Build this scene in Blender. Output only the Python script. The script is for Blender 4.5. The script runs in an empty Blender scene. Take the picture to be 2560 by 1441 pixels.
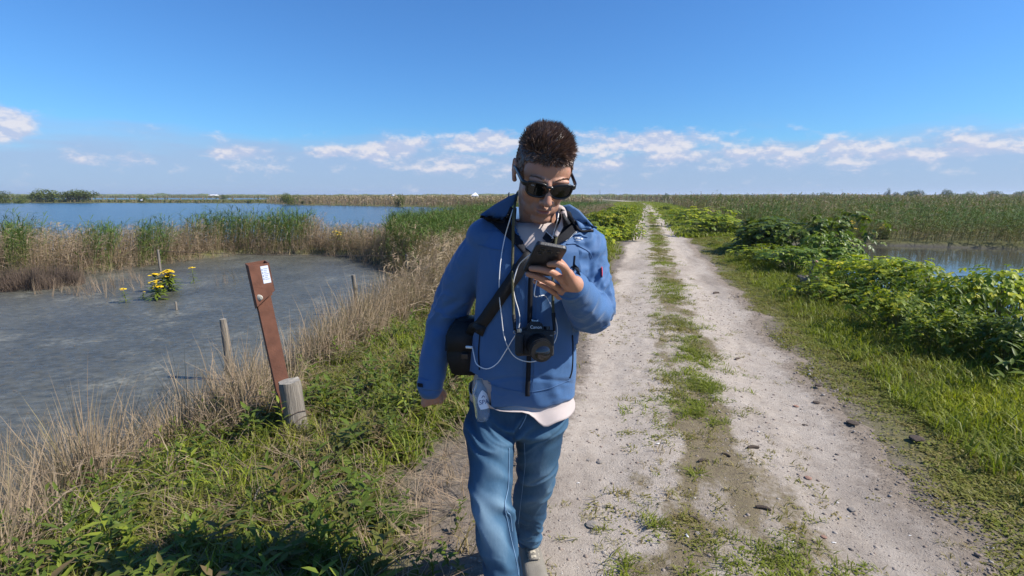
import bpy, bmesh, math, random
import numpy as np
from mathutils import Vector, Matrix
from mathutils.bvhtree import BVHTree

sc = bpy.context.scene
COL = sc.collection
R = math.radians
rng = np.random.default_rng(11)
random.seed(5)

# ------------------------------------------------------------------ camera
FPX, CX, CY, CAMH = 1300.0, 1280.0, 720.5, 1.53          # focal length in photo pixels
PITCH = math.atan(233.5 / FPX)
cd = bpy.data.cameras.new('camera'); cam = bpy.data.objects.new('camera', cd); COL.objects.link(cam)
cd.sensor_width = 36.0; cd.lens = FPX / 2560 * 36.0
cd.clip_start = 0.05; cd.clip_end = 20000
cam.location = (0, 0, CAMH); cam.rotation_euler = (math.pi / 2 - PITCH, 0, 0)
sc.camera = cam

# ------------------------------------------------------------------ sun, sky, exposure
EXPO, SKY = 0.64, 0.0678
SUN_EL, SUN_AZ = R(43), R(-10)           # azimuth measured from +X towards +Y
sd = Vector((math.cos(SUN_EL) * math.cos(SUN_AZ), math.cos(SUN_EL) * math.sin(SUN_AZ), math.sin(SUN_EL)))
sl = bpy.data.lights.new('sun', 'SUN'); so = bpy.data.objects.new('sun', sl); COL.objects.link(so)
sl.energy = 5.0; sl.angle = R(0.55); sl.color = (1.0, 0.95, 0.87)
so.rotation_euler = sd.to_track_quat('Z', 'Y').to_euler()
so.location = (8, 2, 9)
vs = sc.view_settings
vs.view_transform = 'Standard'; vs.look = 'None'; vs.gamma = 1.0; vs.use_curve_mapping = False
vs.exposure = EXPO

wd = bpy.data.worlds.new('World'); sc.world = wd; wd.use_nodes = True
def build_world():
    nt = wd.node_tree; N = nt.nodes; L = nt.links
    N.clear()
    out = N.new('ShaderNodeOutputWorld'); bg = N.new('ShaderNodeBackground')
    sky = N.new('ShaderNodeTexSky'); sky.sky_type = 'NISHITA'; sky.sun_disc = False
    sky.sun_elevation = SUN_EL; sky.sun_rotation = math.pi / 2 - SUN_AZ
    sky.altitude = 0; sky.air_density = 1.15; sky.dust_density = 0.25; sky.ozone_density = 4.5
    bg.inputs['Strength'].default_value = SKY
    def math_(op, a, b=None, c=None, clamp=False):
        n = N.new('ShaderNodeMath'); n.operation = op; n.use_clamp = clamp
        for i, v in enumerate((a, b, c)):
            if v is None: continue
            if isinstance(v, (int, float)): n.inputs[i].default_value = v
            else: L.new(v, n.inputs[i])
        return n.outputs[0]
    def sstep(v, a, b, lo=0.0, hi=1.0):
        n = N.new('ShaderNodeMapRange'); n.interpolation_type = 'SMOOTHSTEP'
        L.new(v, n.inputs[0])
        for i, x in zip((1, 2, 3, 4), (a, b, lo, hi)): n.inputs[i].default_value = x
        return n.outputs[0]
    tc = N.new('ShaderNodeTexCoord'); sep = N.new('ShaderNodeSeparateXYZ')
    L.new(tc.outputs['Generated'], sep.inputs[0])
    az = math_('MULTIPLY', math_('ARCTAN2', sep.outputs[0], sep.outputs[1]), 57.2958)
    el = math_('MULTIPLY', math_('ARCSINE', sep.outputs[2]), 57.2958)
    def noise_at(de, sx, sy, detail=7, rough=0.58, seed=0.0):
        cmb = N.new('ShaderNodeCombineXYZ')
        L.new(math_('MULTIPLY', az, sx), cmb.inputs[0])
        L.new(math_('MULTIPLY', math_('ADD', el, de), sy), cmb.inputs[1]); cmb.inputs[2].default_value = seed
        n = N.new('ShaderNodeTexNoise'); n.inputs['Scale'].default_value = 1.0
        n.inputs['Detail'].default_value = detail; n.inputs['Roughness'].default_value = rough
        L.new(cmb.outputs[0], n.inputs['Vector']); return n.outputs['Fac']
    n1 = noise_at(0, 0.34, 0.62, seed=3.1)
    n1b = noise_at(0.4, 0.34, 0.62, seed=3.1)
    # cumulus heads: blobs at their bearings (az, el, half-width, half-height, weight), everywhere round the horizon
    heads = [(-2.6, 5.4, 3.6, .9, .85), (-13.2, 4.5, 2.6, .8, .75), (-27, 3.8, 2.6, .55, .58), (-43.6, 5.6, 2.0, 1.0, .8), (8.4, 5.3, 1.8, 1.1, .62),
             (14.4, 5.3, 4.8, .85, .78), (-37.0, 2.9, 2.4, .5, .42), (-18.5, 4.3, 3.0, .45, .52), (-8.0, 5.2, 4.0, .6, .42), (19.5, 3.9, 5.5, .6, .5), (9.0, 2.9, 6.0, .6, .42),
             (31.8, 4.0, 3.4, .75, .62), (37.5, 3.4, 4.5, .55, .52), (43.5, 3.9, 3.5, .8, .55), (25.5, 3.9, 3.5, .55, .5), (-5.5, 3.5, 3.5, .7, .5), (-12.0, 3.0, 3.0, .5, .42), (-48.5, 4.4, 2.8, .9, .6), (50.0, 3.6, 5.0, .6, .5)]
    acc = None
    for a, e, w, h, wt in heads:
        dx = math_('DIVIDE', math_('SUBTRACT', az, a), w * 1.15); dy = math_('DIVIDE', math_('SUBTRACT', el, e), h * 1.35)
        r2 = math_('ADD', math_('MULTIPLY', dx, dx), math_('MULTIPLY', dy, dy))
        g = math_('DIVIDE', wt, math_('ADD', 1.0, math_('MULTIPLY', r2, r2)))
        acc = g if acc is None else math_('MAXIMUM', acc, g)
    # the same low cumulus goes on round the horizon, out of view
    n3 = noise_at(0, 0.16, 0.02, detail=2, seed=21.7)
    ring = math_('MULTIPLY', math_('MULTIPLY', sstep(el, 2.2, 3.6), sstep(el, 6.2, 4.2)), sstep(n3, .42, .62, 0, .62))
    ring = math_('MULTIPLY', ring, sstep(math_('ABSOLUTE', az), 50, 58))
    acc = math_('MAXIMUM', acc, ring)
    bandw = math_('MULTIPLY', sstep(el, 0.8, 3.0), sstep(el, 6.6, 4.4))
    acc = math_('MAXIMUM', acc, math_('MULTIPLY', bandw, math_('MULTIPLY', sstep(noise_at(0, 0.055, 0.12, detail=2, seed=5.5), .30, .58), 0.36)))
    dens = math_('ADD', math_('MULTIPLY', math_('SUBTRACT', n1, 0.5), 1.7), math_('SUBTRACT', acc, 0.20))
    dens = math_('SUBTRACT', dens, sstep(el, 6.2, 9.0, 0.0, 0.7))
    mask = sstep(dens, -0.06, 0.46)
    lit = sstep(math_('SUBTRACT', n1, n1b), -0.06, 0.10)
    # thin grey-violet stratus veil low on the horizon
    n2 = noise_at(0, 0.085, 0.55, detail=5, rough=.55, seed=9.4)
    topedge = math_('ADD', el, math_('MULTIPLY', math_('SUBTRACT', n2, 0.5), 5.5))
    veil = math_('MULTIPLY', sstep(topedge, 6.6, 3.2), sstep(el, -1.0, 0.5))
    veil = math_('MULTIPLY', veil, 0.80)
    def rgb(c):
        n = N.new('ShaderNodeRGB'); n.outputs[0].default_value = (*c, 1); return n.outputs[0]
    def mix(f, a, b):
        n = N.new('ShaderNodeMix'); n.data_type = 'RGBA'
        if isinstance(f, (int, float)): n.inputs[0].default_value = f
        else: L.new(f, n.inputs[0])
        L.new(a, n.inputs[6]); L.new(b, n.inputs[7]); return n.outputs[2]
    k = 1 / (SKY * 2 ** EXPO)
    vc = rgb((0.385 * k, 0.50 * k, 0.745 * k)); white = rgb((0.84 * k, 0.815 * k, 0.86 * k)); grey = rgb((0.53 * k, 0.60 * k, 0.80 * k))
    tint = N.new('ShaderNodeMix'); tint.data_type = 'RGBA'; tint.blend_type = 'MULTIPLY'; tint.inputs[0].default_value = 1.0
    L.new(sky.outputs[0], tint.inputs[6]); tint.inputs[7].default_value = (0.56, 0.99, 1.46, 1)
    c = mix(veil, tint.outputs[2], vc)
    cc = mix(lit, grey, white)
    c = mix(math_('MULTIPLY', mask, 0.86), c, cc)
    L.new(c, bg.inputs['Color']); L.new(bg.outputs[0], out.inputs['Surface'])
build_world()
wd.cycles.sampling_method = 'MANUAL'; wd.cycles.sample_map_resolution = 512

# ------------------------------------------------------------------ helpers
def ray(px, py):
    xc, yc = (px - CX) / FPX, -(py - CY) / FPX
    return Vector((xc, math.cos(PITCH) + yc * math.sin(PITCH), -math.sin(PITCH) + yc * math.cos(PITCH)))
def un(px, py, Y):
    """the world point at photo position (px,py) and world depth Y"""
    d = ray(px, py); t = Y / d.y
    return Vector((d.x * t, Y, CAMH + d.z * t))
def gnd(px, py, z=0.0):
    d = ray(px, py); t = (z - CAMH) / d.z
    return Vector((d.x * t, d.y * t, z))
def proj(P):
    P = np.asarray(P, float); c, s = math.cos(PITCH), math.sin(PITCH)
    y, z = P[:, 1], P[:, 2] - CAMH
    dep = y * c - z * s; up = y * s + z * c
    return CX + FPX * P[:, 0] / dep, CY - FPX * up / dep, dep

def _hash(i, j, k, seed):
    h = (i.astype(np.int64) * 374761393 + j.astype(np.int64) * 668265263 + k.astype(np.int64) * 2147483647 + seed * 974711) & 0xFFFFFFFF
    h = ((h ^ (h >> 13)) * 1274126177) & 0xFFFFFFFF
    h = ((h ^ (h >> 16)) * 2246822519) & 0xFFFFFFFF
    return ((h ^ (h >> 15)) & 0xFFFFFF) / float(0xFFFFFF)
def vnoise(p, seed=0):
    """value noise in 0..1 for an Nx3 (or Nx2) array"""
    p = np.asarray(p, float)
    if p.shape[1] == 2: p = np.concatenate([p, np.zeros((len(p), 1))], 1)
    i = np.floor(p); f = p - i; f = f * f * (3 - 2 * f); i = i.astype(np.int64)
    r = 0
    for dx in (0, 1):
        for dy in (0, 1):
            for dz in (0, 1):
                w = (f[:, 0] if dx else 1 - f[:, 0]) * (f[:, 1] if dy else 1 - f[:, 1]) * (f[:, 2] if dz else 1 - f[:, 2])
                r = r + w * _hash(i[:, 0] + dx, i[:, 1] + dy, i[:, 2] + dz, seed)
    return r
def fbm(p, seed=0, oct=4, gain=.5):
    p = np.asarray(p, float); a, t, s = 1.0, 0, 0
    for k in range(oct):
        t = t + a * vnoise(p * (2.03 ** k) + 17.3 * k, seed + k); s += a; a *= gain
    return t / s
def sst(x, a, b):
    t = np.clip((np.asarray(x, float) - a) / (b - a), 0, 1); return t * t * (3 - 2 * t)

def tag(o, label=None, cat=None, group=None, kind=None):
    if label: o['label'] = label
    if cat: o['category'] = cat
    if group: o['group'] = group
    if kind: o['kind'] = kind
    return o
def link(name, me, mat=None, parent=None):
    if mat is not None and not me.materials: me.materials.append(mat)
    o = bpy.data.objects.new(name, me); COL.objects.link(o)
    if parent is not None: o.parent = parent; o.matrix_parent_inverse = parent.matrix_basis.inverted()
    return o
def empty(name, loc, rz=0.0):
    o = bpy.data.objects.new(name, None); o.empty_display_size = .1; COL.objects.link(o)
    o.location = loc; o.rotation_euler = (0, 0, rz); return o
def np_mesh(name, V, Fc, smooth=False, tint=None, dom='POINT'):
    """V Nx3, Fc MxK (all faces K-gons)"""
    V = np.asarray(V, np.float32); Fc = np.asarray(Fc, np.int32)
    me = bpy.data.meshes.new(name)
    me.vertices.add(len(V)); me.vertices.foreach_set('co', V.ravel())
    m, k = Fc.shape
    me.loops.add(m * k); me.loops.foreach_set('vertex_index', Fc.ravel())
    me.polygons.add(m); me.polygons.foreach_set('loop_start', np.arange(0, m * k, k, dtype=np.int32))
    if smooth: me.polygons.foreach_set('use_smooth', np.ones(m, bool))
    if tint is not None:
        a = me.attributes.new('tint', 'FLOAT', dom); a.data.foreach_set('value', np.asarray(tint, np.float32).ravel())
    me.update(calc_edges=True); me.validate(clean_customdata=False)
    return me
def py_mesh(name, verts, faces, smooth=False):
    me = bpy.data.meshes.new(name); me.from_pydata([tuple(v) for v in verts], [], faces); me.update()
    if smooth: me.polygons.foreach_set('use_smooth', np.ones(len(me.polygons), bool))
    return me
def bm_mesh(name, bm, smooth=False):
    bmesh.ops.recalc_face_normals(bm, faces=bm.faces)
    me = bpy.data.meshes.new(name); bm.to_mesh(me); bm.free()
    if smooth: me.polygons.foreach_set('use_smooth', np.ones(len(me.polygons), bool))
    return me
def grid_faces(nu, nv, wrap_v=False):
    f = []
    i = np.arange(nu - 1)[:, None]; j = np.arange(nv if wrap_v else nv - 1)[None, :]
    a = i * nv + j; b = i * nv + (j + 1) % nv; c = (i + 1) * nv + (j + 1) % nv; d = (i + 1) * nv + j
    return np.stack([a, b, c, d], -1).reshape(-1, 4)
def tube(pts, rad, n=8, cap=True, smooth_path=0):
    """a swept tube as (verts, quads/tris list)"""
    P = [Vector(p) for p in pts]
    if smooth_path:
        P = spline(P, smooth_path)
    m = len(P)
    rads = [rad(i / (m - 1)) if callable(rad) else rad for i in range(m)]
    V, Fs = [], []
    up = None
    for i in range(m):
        t = (P[min(i + 1, m - 1)] - P[max(i - 1, 0)]).normalized()
        if up is None:
            up = Vector((0, 0, 1)) if abs(t.z) < .9 else Vector((1, 0, 0))
        x = t.cross(up).normalized(); up = x.cross(t).normalized()
        for k in range(n):
            a = 2 * math.pi * k / n
            V.append(P[i] + (x * math.cos(a) + up * math.sin(a)) * rads[i])
    for i in range(m - 1):
        for k in range(n):
            Fs.append((i * n + k, i * n + (k + 1) % n, (i + 1) * n + (k + 1) % n, (i + 1) * n + k))
    if cap:
        Fs.append(tuple(range(n))[::-1]); Fs.append(tuple((m - 1) * n + k for k in range(n)))
    return V, Fs
def spline(P, k=6):
    """Catmull-Rom through points"""
    P = [Vector(p) for p in P]; out = []
    for i in range(len(P) - 1):
        p0, p1, p2, p3 = P[max(i - 1, 0)], P[i], P[i + 1], P[min(i + 2, len(P) - 1)]
        for j in range(k):
            t = j / k
            out.append(.5 * ((2 * p1) + (p2 - p0) * t + (2 * p0 - 5 * p1 + 4 * p2 - p3) * t * t + (3 * p1 - p0 - 3 * p2 + p3) * t ** 3))
    out.append(P[-1]); return out
def tube_obj(name, pts, rad, mat, parent=None, n=8, sp=0):
    v, f = tube(pts, rad, n, True, sp)
    return link(name, py_mesh(name, v, f, True), mat, parent)
def merge(parts):
    V, Fs = [], []
    for v, f in parts:
        b = len(V); V += list(v); Fs += [tuple(i + b for i in q) for q in f]
    return V, Fs
def box_bm(bm, c, s, rot=None, bevel=0.0, seg=2):
    r = bmesh.ops.create_cube(bm, size=1.0)
    vs_ = r['verts']
    M = Matrix.Translation(Vector(c)) @ (rot.to_4x4() if rot is not None else Matrix.Identity(4)) @ Matrix.Diagonal((*s, 1))
    bmesh.ops.transform(bm, matrix=M, verts=vs_)
    if bevel:
        ed = list({e for v in vs_ for e in v.link_edges})
        bmesh.ops.bevel(bm, geom=ed, offset=bevel, segments=seg, affect='EDGES', profile=.5)

# ------------------------------------------------------------------ materials
def mat_new(name):
    m = bpy.data.materials.new(name); m.use_nodes = True
    return m, m.node_tree.nodes, m.node_tree.links, m.node_tree.nodes['Principled BSDF']
def mat_simple(name, col, rough=.6, metal=0.0, bump=0.0, bscale=200.0, var=0.0, vscale=20.0, spec=.5, sheen=0.0, coord='Object', stretch=(1, 1, 1)):
    m, N, L, b = mat_new(name)
    b.inputs['Base Color'].default_value = (*col, 1); b.inputs['Roughness'].default_value = rough
    b.inputs['Metallic'].default_value = metal; b.inputs['Specular IOR Level'].default_value = spec
    if sheen: b.inputs['Sheen Weight'].default_value = sheen
    if var or bump:
        tc = N.new('ShaderNodeTexCoord'); mp = N.new('ShaderNodeMapping'); mp.inputs['Scale'].default_value = stretch
        L.new(tc.outputs[coord], mp.inputs[0])
    if var:
        n = N.new('ShaderNodeTexNoise'); n.inputs['Scale'].default_value = vscale; n.inputs['Detail'].default_value = 6
        L.new(mp.outputs[0], n.inputs['Vector'])
        r = N.new('ShaderNodeValToRGB'); r.color_ramp.elements[0].position = .3; r.color_ramp.elements[1].position = .72
        r.color_ramp.elements[0].color = (*[max(0, c * (1 - var)) for c in col], 1)
        r.color_ramp.elements[1].color = (*[min(1, c * (1 + var)) for c in col], 1)
        L.new(n.outputs['Fac'], r.inputs[0]); L.new(r.outputs[0], b.inputs['Base Color'])
    if bump:
        n = N.new('ShaderNodeTexNoise'); n.inputs['Scale'].default_value = bscale; n.inputs['Detail'].default_value = 4
        L.new(mp.outputs[0], n.inputs['Vector'])
        bp = N.new('ShaderNodeBump'); bp.inputs['Strength'].default_value = bump; bp.inputs['Distance'].default_value = .01
        L.new(n.outputs['Fac'], bp.inputs['Height']); L.new(bp.outputs[0], b.inputs['Normal'])
    return m
def mat_plant(name, stops, rough=.55, trans=.3, spec=.15, objvar=False):
    """colour by the per-leaf attribute «tint»; thin leaves let light through"""
    m, N, L, b = mat_new(name)
    at = N.new('ShaderNodeAttribute'); at.attribute_name = 'tint'
    r = N.new('ShaderNodeValToRGB'); e = r.color_ramp.elements
    while len(e) < len(stops): e.new(.5)
    for x, (p, c) in zip(e, stops): x.position = p; x.color = (*[v * .86 for v in c], 1)
    L.new(at.outputs['Fac'], r.inputs[0])
    col = r.outputs[0]
    if objvar:
        oi = N.new('ShaderNodeObjectInfo'); hs = N.new('ShaderNodeHueSaturation')
        mr = N.new('ShaderNodeMapRange'); L.new(oi.outputs['Random'], mr.inputs[0]); mr.inputs[3].default_value = .72; mr.inputs[4].default_value = 1.25
        L.new(mr.outputs[0], hs.inputs['Value']); L.new(col, hs.inputs['Color']); col = hs.outputs[0]
    L.new(col, b.inputs['Base Color'])
    b.inputs['Roughness'].default_value = rough; b.inputs['Specular IOR Level'].default_value = spec
    if trans:
        t = N.new('ShaderNodeBsdfTranslucent'); mx = N.new('ShaderNodeMixShader'); mx.inputs[0].default_value = trans
        g = N.new('ShaderNodeMix'); g.data_type = 'RGBA'; g.blend_type = 'MULTIPLY'; g.inputs[0].default_value = 1
        L.new(col, g.inputs[6]); g.inputs[7].default_value = (1.25, 1.35, .7, 1)
        L.new(g.outputs[2], t.inputs[0])
        L.new(b.outputs[0], mx.inputs[1]); L.new(t.outputs[0], mx.inputs[2])
        L.new(mx.outputs[0], N['Material Output'].inputs['Surface'])
    return m
# ------------------------------------------------------------------ the lie of the land
TA = R(14.2); TCO, TSI = math.cos(TA), math.sin(TA); OC = 0.42; ZW = -0.45
def so_of(x, y):
    s = x * TSI + y * TCO; o = x * TCO - y * TSI
    return s, o + 0.0015 * np.maximum(0, s - 70) ** 2
def xy_of(s, o):
    o = o - 0.0015 * np.maximum(0, s - 70) ** 2
    return s * TSI + o * TCO, s * TCO - o * TSI
def inpoly(x, y, poly):
    r = np.zeros(x.shape, bool); n = len(poly)
    for i in range(n):
        (x1, y1), (x2, y2) = poly[i], poly[(i + 1) % n]
        c = ((y1 > y) != (y2 > y)) & (x < (x2 - x1) * (y - y1) / (y2 - y1 + 1e-12) + x1)
        r ^= c
    return r
LAKE = [(-900, 17), (-40, 16.5), (-14, 17.5), (-10, 21.5), (-6.2, 21.5), (-5.6, 24), (-7.2, 32), (-9, 60), (-6.5, 78), (-14, 84), (-42, 101), (-58, 122), (-100, 127), (-900, 140)]
LAKE2 = [(-260, 214), (-130, 205), (-95, 216), (-88, 240), (-110, 292), (-280, 300)]
POND = [(-60, -20), (-4.0, -20), (-3.0, 0), (-2.72, 2.4), (-2.42, 4), (-2.25, 6), (-2.0, 8.5), (-1.8, 10.5), (-2.3, 12.5), (-3.6, 14.2), (-5.0, 16.4), (-6.5, 17.4), (-9.3, 17.2), (-9.9, 15.2), (-10.6, 12.8), (-12.4, 11.3), (-60, 10.0)]
POOL = [(5.2, -12), (60, -25), (60, 12.0), (26, 17.0), (18.6, 19.0), (15.5, 20.2), (12.6, 21.0), (9.2, 20.0), (8.0, 17), (7.0, 12.0), (6.2, 7.5)]
def pdist(x, y, poly):
    """signed distance to a polygon, negative inside"""
    d = np.full(x.shape, 1e9); n = len(poly)
    for i in range(n):
        (x1, y1), (x2, y2) = poly[i], poly[(i + 1) % n]
        ex, ey = x2 - x1, y2 - y1
        t = np.clip(((x - x1) * ex + (y - y1) * ey) / (ex * ex + ey * ey), 0, 1)
        d = np.minimum(d, np.hypot(x - x1 - t * ex, y - y1 - t * ey))
    return np.where(inpoly(x, y, poly), -d, d)
def height(x, y):
    x = np.asarray(x, float); y = np.asarray(y, float)
    s, o = so_of(x, y); P = np.stack([x, y], -1).reshape(-1, 2)
    n1 = (fbm(P * .9, 3, 3) - .5).reshape(x.shape); n2 = (fbm(P * 5.0, 9, 3) - .5).reshape(x.shape)
    far = sst(np.hypot(x, y), 60, 200)
    z = np.full(x.shape, -0.30) + .12 * n1
    dike = np.where(o < OC, sst(o, -4.3, -1.5), sst(o, 5.6, 3.0))
    z = z * (1 - dike) + (0.0 + .05 * n1 * sst(np.abs(o - OC), 1.1, 2.0)) * dike
    for poly, k in ((LAKE, 1.), (POND, .9), (POOL, 1.), (LAKE2, 5.)):
        d = pdist(x, y, poly) + n1 * .8 * k
        z = z - 0.75 * sst(d, .5 * k, -.7 * k)
    z = z + .035 * n2 * sst(np.abs(o - OC), 1.0, 1.4) * (1 - far)
    z = z - .07 * sst(np.abs(o - OC), 1.0, .8)
    return z
def hz(x, y): return float(height(np.array([x]), np.array([y]))[0])

def axis(*segs):
    a = []
    for lo, hi, st in segs: a.append(np.arange(lo, hi, st))
    return np.unique(np.concatenate(a))
def make_ground():
    xs = axis((-4000, -1000, 300), (-1000, -200, 50), (-200, -40, 5), (-40, -12, .6), (-12, -5, .2), (-5, 6, .075), (6, 14, .2), (14, 40, .7), (40, 200, 5), (200, 1000, 50), (1000, 4001, 300))
    ys = axis((-600, -60, 60), (-60, -6, 4), (-6, 0.6, .5), (.6, 9, .075), (9, 26, .25), (26, 60, .9), (60, 330, 4), (330, 1000, 50), (1000, 6001, 250))
    X, Y = np.meshgrid(xs, ys, indexing='ij'); Z = height(X, Y)
    V = np.stack([X, Y, Z], -1).reshape(-1, 3)
    me = np_mesh('ground', V, grid_faces(len(xs), len(ys))[:, ::-1], True)
    s, o = so_of(X, Y); P = V[:, :2]
    nn = fbm(P * 1.3, 21, 4).reshape(X.shape)
    grass = np.clip(sst(np.abs(o - OC) + (nn - .5) * .7, .95, 1.5), 0, 1)
    # bare patch at the walker's right
    bare = np.exp(-(((X + .28) / .33) ** 2 + ((Y - 2.62) / .5) ** 2)) + .8 * np.exp(-(((X + .1) / .3) ** 2 + ((Y - 1.9) / .3) ** 2))
    grass *= 1 - np.clip(bare * 1.6, 0, 1)
    wet = sst(Z, -.33, -.44) * (np.hypot(X, Y) < 400)
    col = np.stack([grass.ravel(), wet.ravel(), np.clip(bare, 0, 1).ravel(), np.ones(X.size)], -1).astype(np.float32)
    a = me.attributes.new('mask', 'FLOAT_COLOR', 'POINT'); a.data.foreach_set('color', col.ravel())
    m, N, L, b = mat_new('soil_and_turf')
    at = N.new('ShaderNodeAttribute'); at.attribute_name = 'mask'; sp = N.new('ShaderNodeSeparateColor'); L.new(at.outputs['Color'], sp.inputs[0])
    tc = N.new('ShaderNodeTexCoord')
    def nz(scale, det=6, rough=.6):
        n = N.new('ShaderNodeTexNoise'); n.inputs['Scale'].default_value = scale; n.inputs['Detail'].default_value = det; n.inputs['Roughness'].default_value = rough
        L.new(tc.outputs['Object'], n.inputs['Vector']); return n.outputs['Fac']
    def ramp(f, a, ca, b_, cb):
        r = N.new('ShaderNodeValToRGB'); r.color_ramp.elements[0].position = a; r.color_ramp.elements[1].position = b_
        r.color_ramp.elements[0].color = (*ca, 1); r.color_ramp.elements[1].color = (*cb, 1); L.new(f, r.inputs[0]); return r.outputs[0]
    def mix(f, x, y):
        n = N.new('ShaderNodeMix'); n.data_type = 'RGBA'; L.new(f, n.inputs[0]); L.new(x, n.inputs[6]); L.new(y, n.inputs[7]); return n.outputs[2]
    soil = ramp(nz(22), .35, (.12, .097, .075), .7, (.22, .18, .143))
    turf = ramp(nz(9, 8, .7), .32, (.055, .055, .017), .7, (.14, .135, .038))
    mud = ramp(nz(14), .3, (.05, .045, .036), .7, (.11, .10, .085))
    ad = N.new('ShaderNodeMath'); ad.operation = 'MULTIPLY_ADD'; L.new(nz(30), ad.inputs[0]); ad.inputs[1].default_value = .9; ad.inputs[2].default_value = -.45
    a2 = N.new('ShaderNodeMath'); a2.operation = 'ADD'; a2.use_clamp = True; L.new(sp.outputs[0], a2.inputs[0]); L.new(ad.outputs[0], a2.inputs[1])
    c = mix(a2.outputs[0], soil, turf); c = mix(sp.outputs[1], c, mud)
    L.new(c, b.inputs['Base Color']); b.inputs['Roughness'].default_value = .9; b.inputs['Specular IOR Level'].default_value = .2
    bp = N.new('ShaderNodeBump'); bp.inputs['Strength'].default_value = .6; bp.inputs['Distance'].default_value = .02
    L.new(nz(60, 6, .7), bp.inputs['Height']); L.new(bp.outputs[0], b.inputs['Normal'])
    tag(link('ground', me, m), kind='structure', label='turf and mud banks of the low dike and the marsh')
make_ground()

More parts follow.
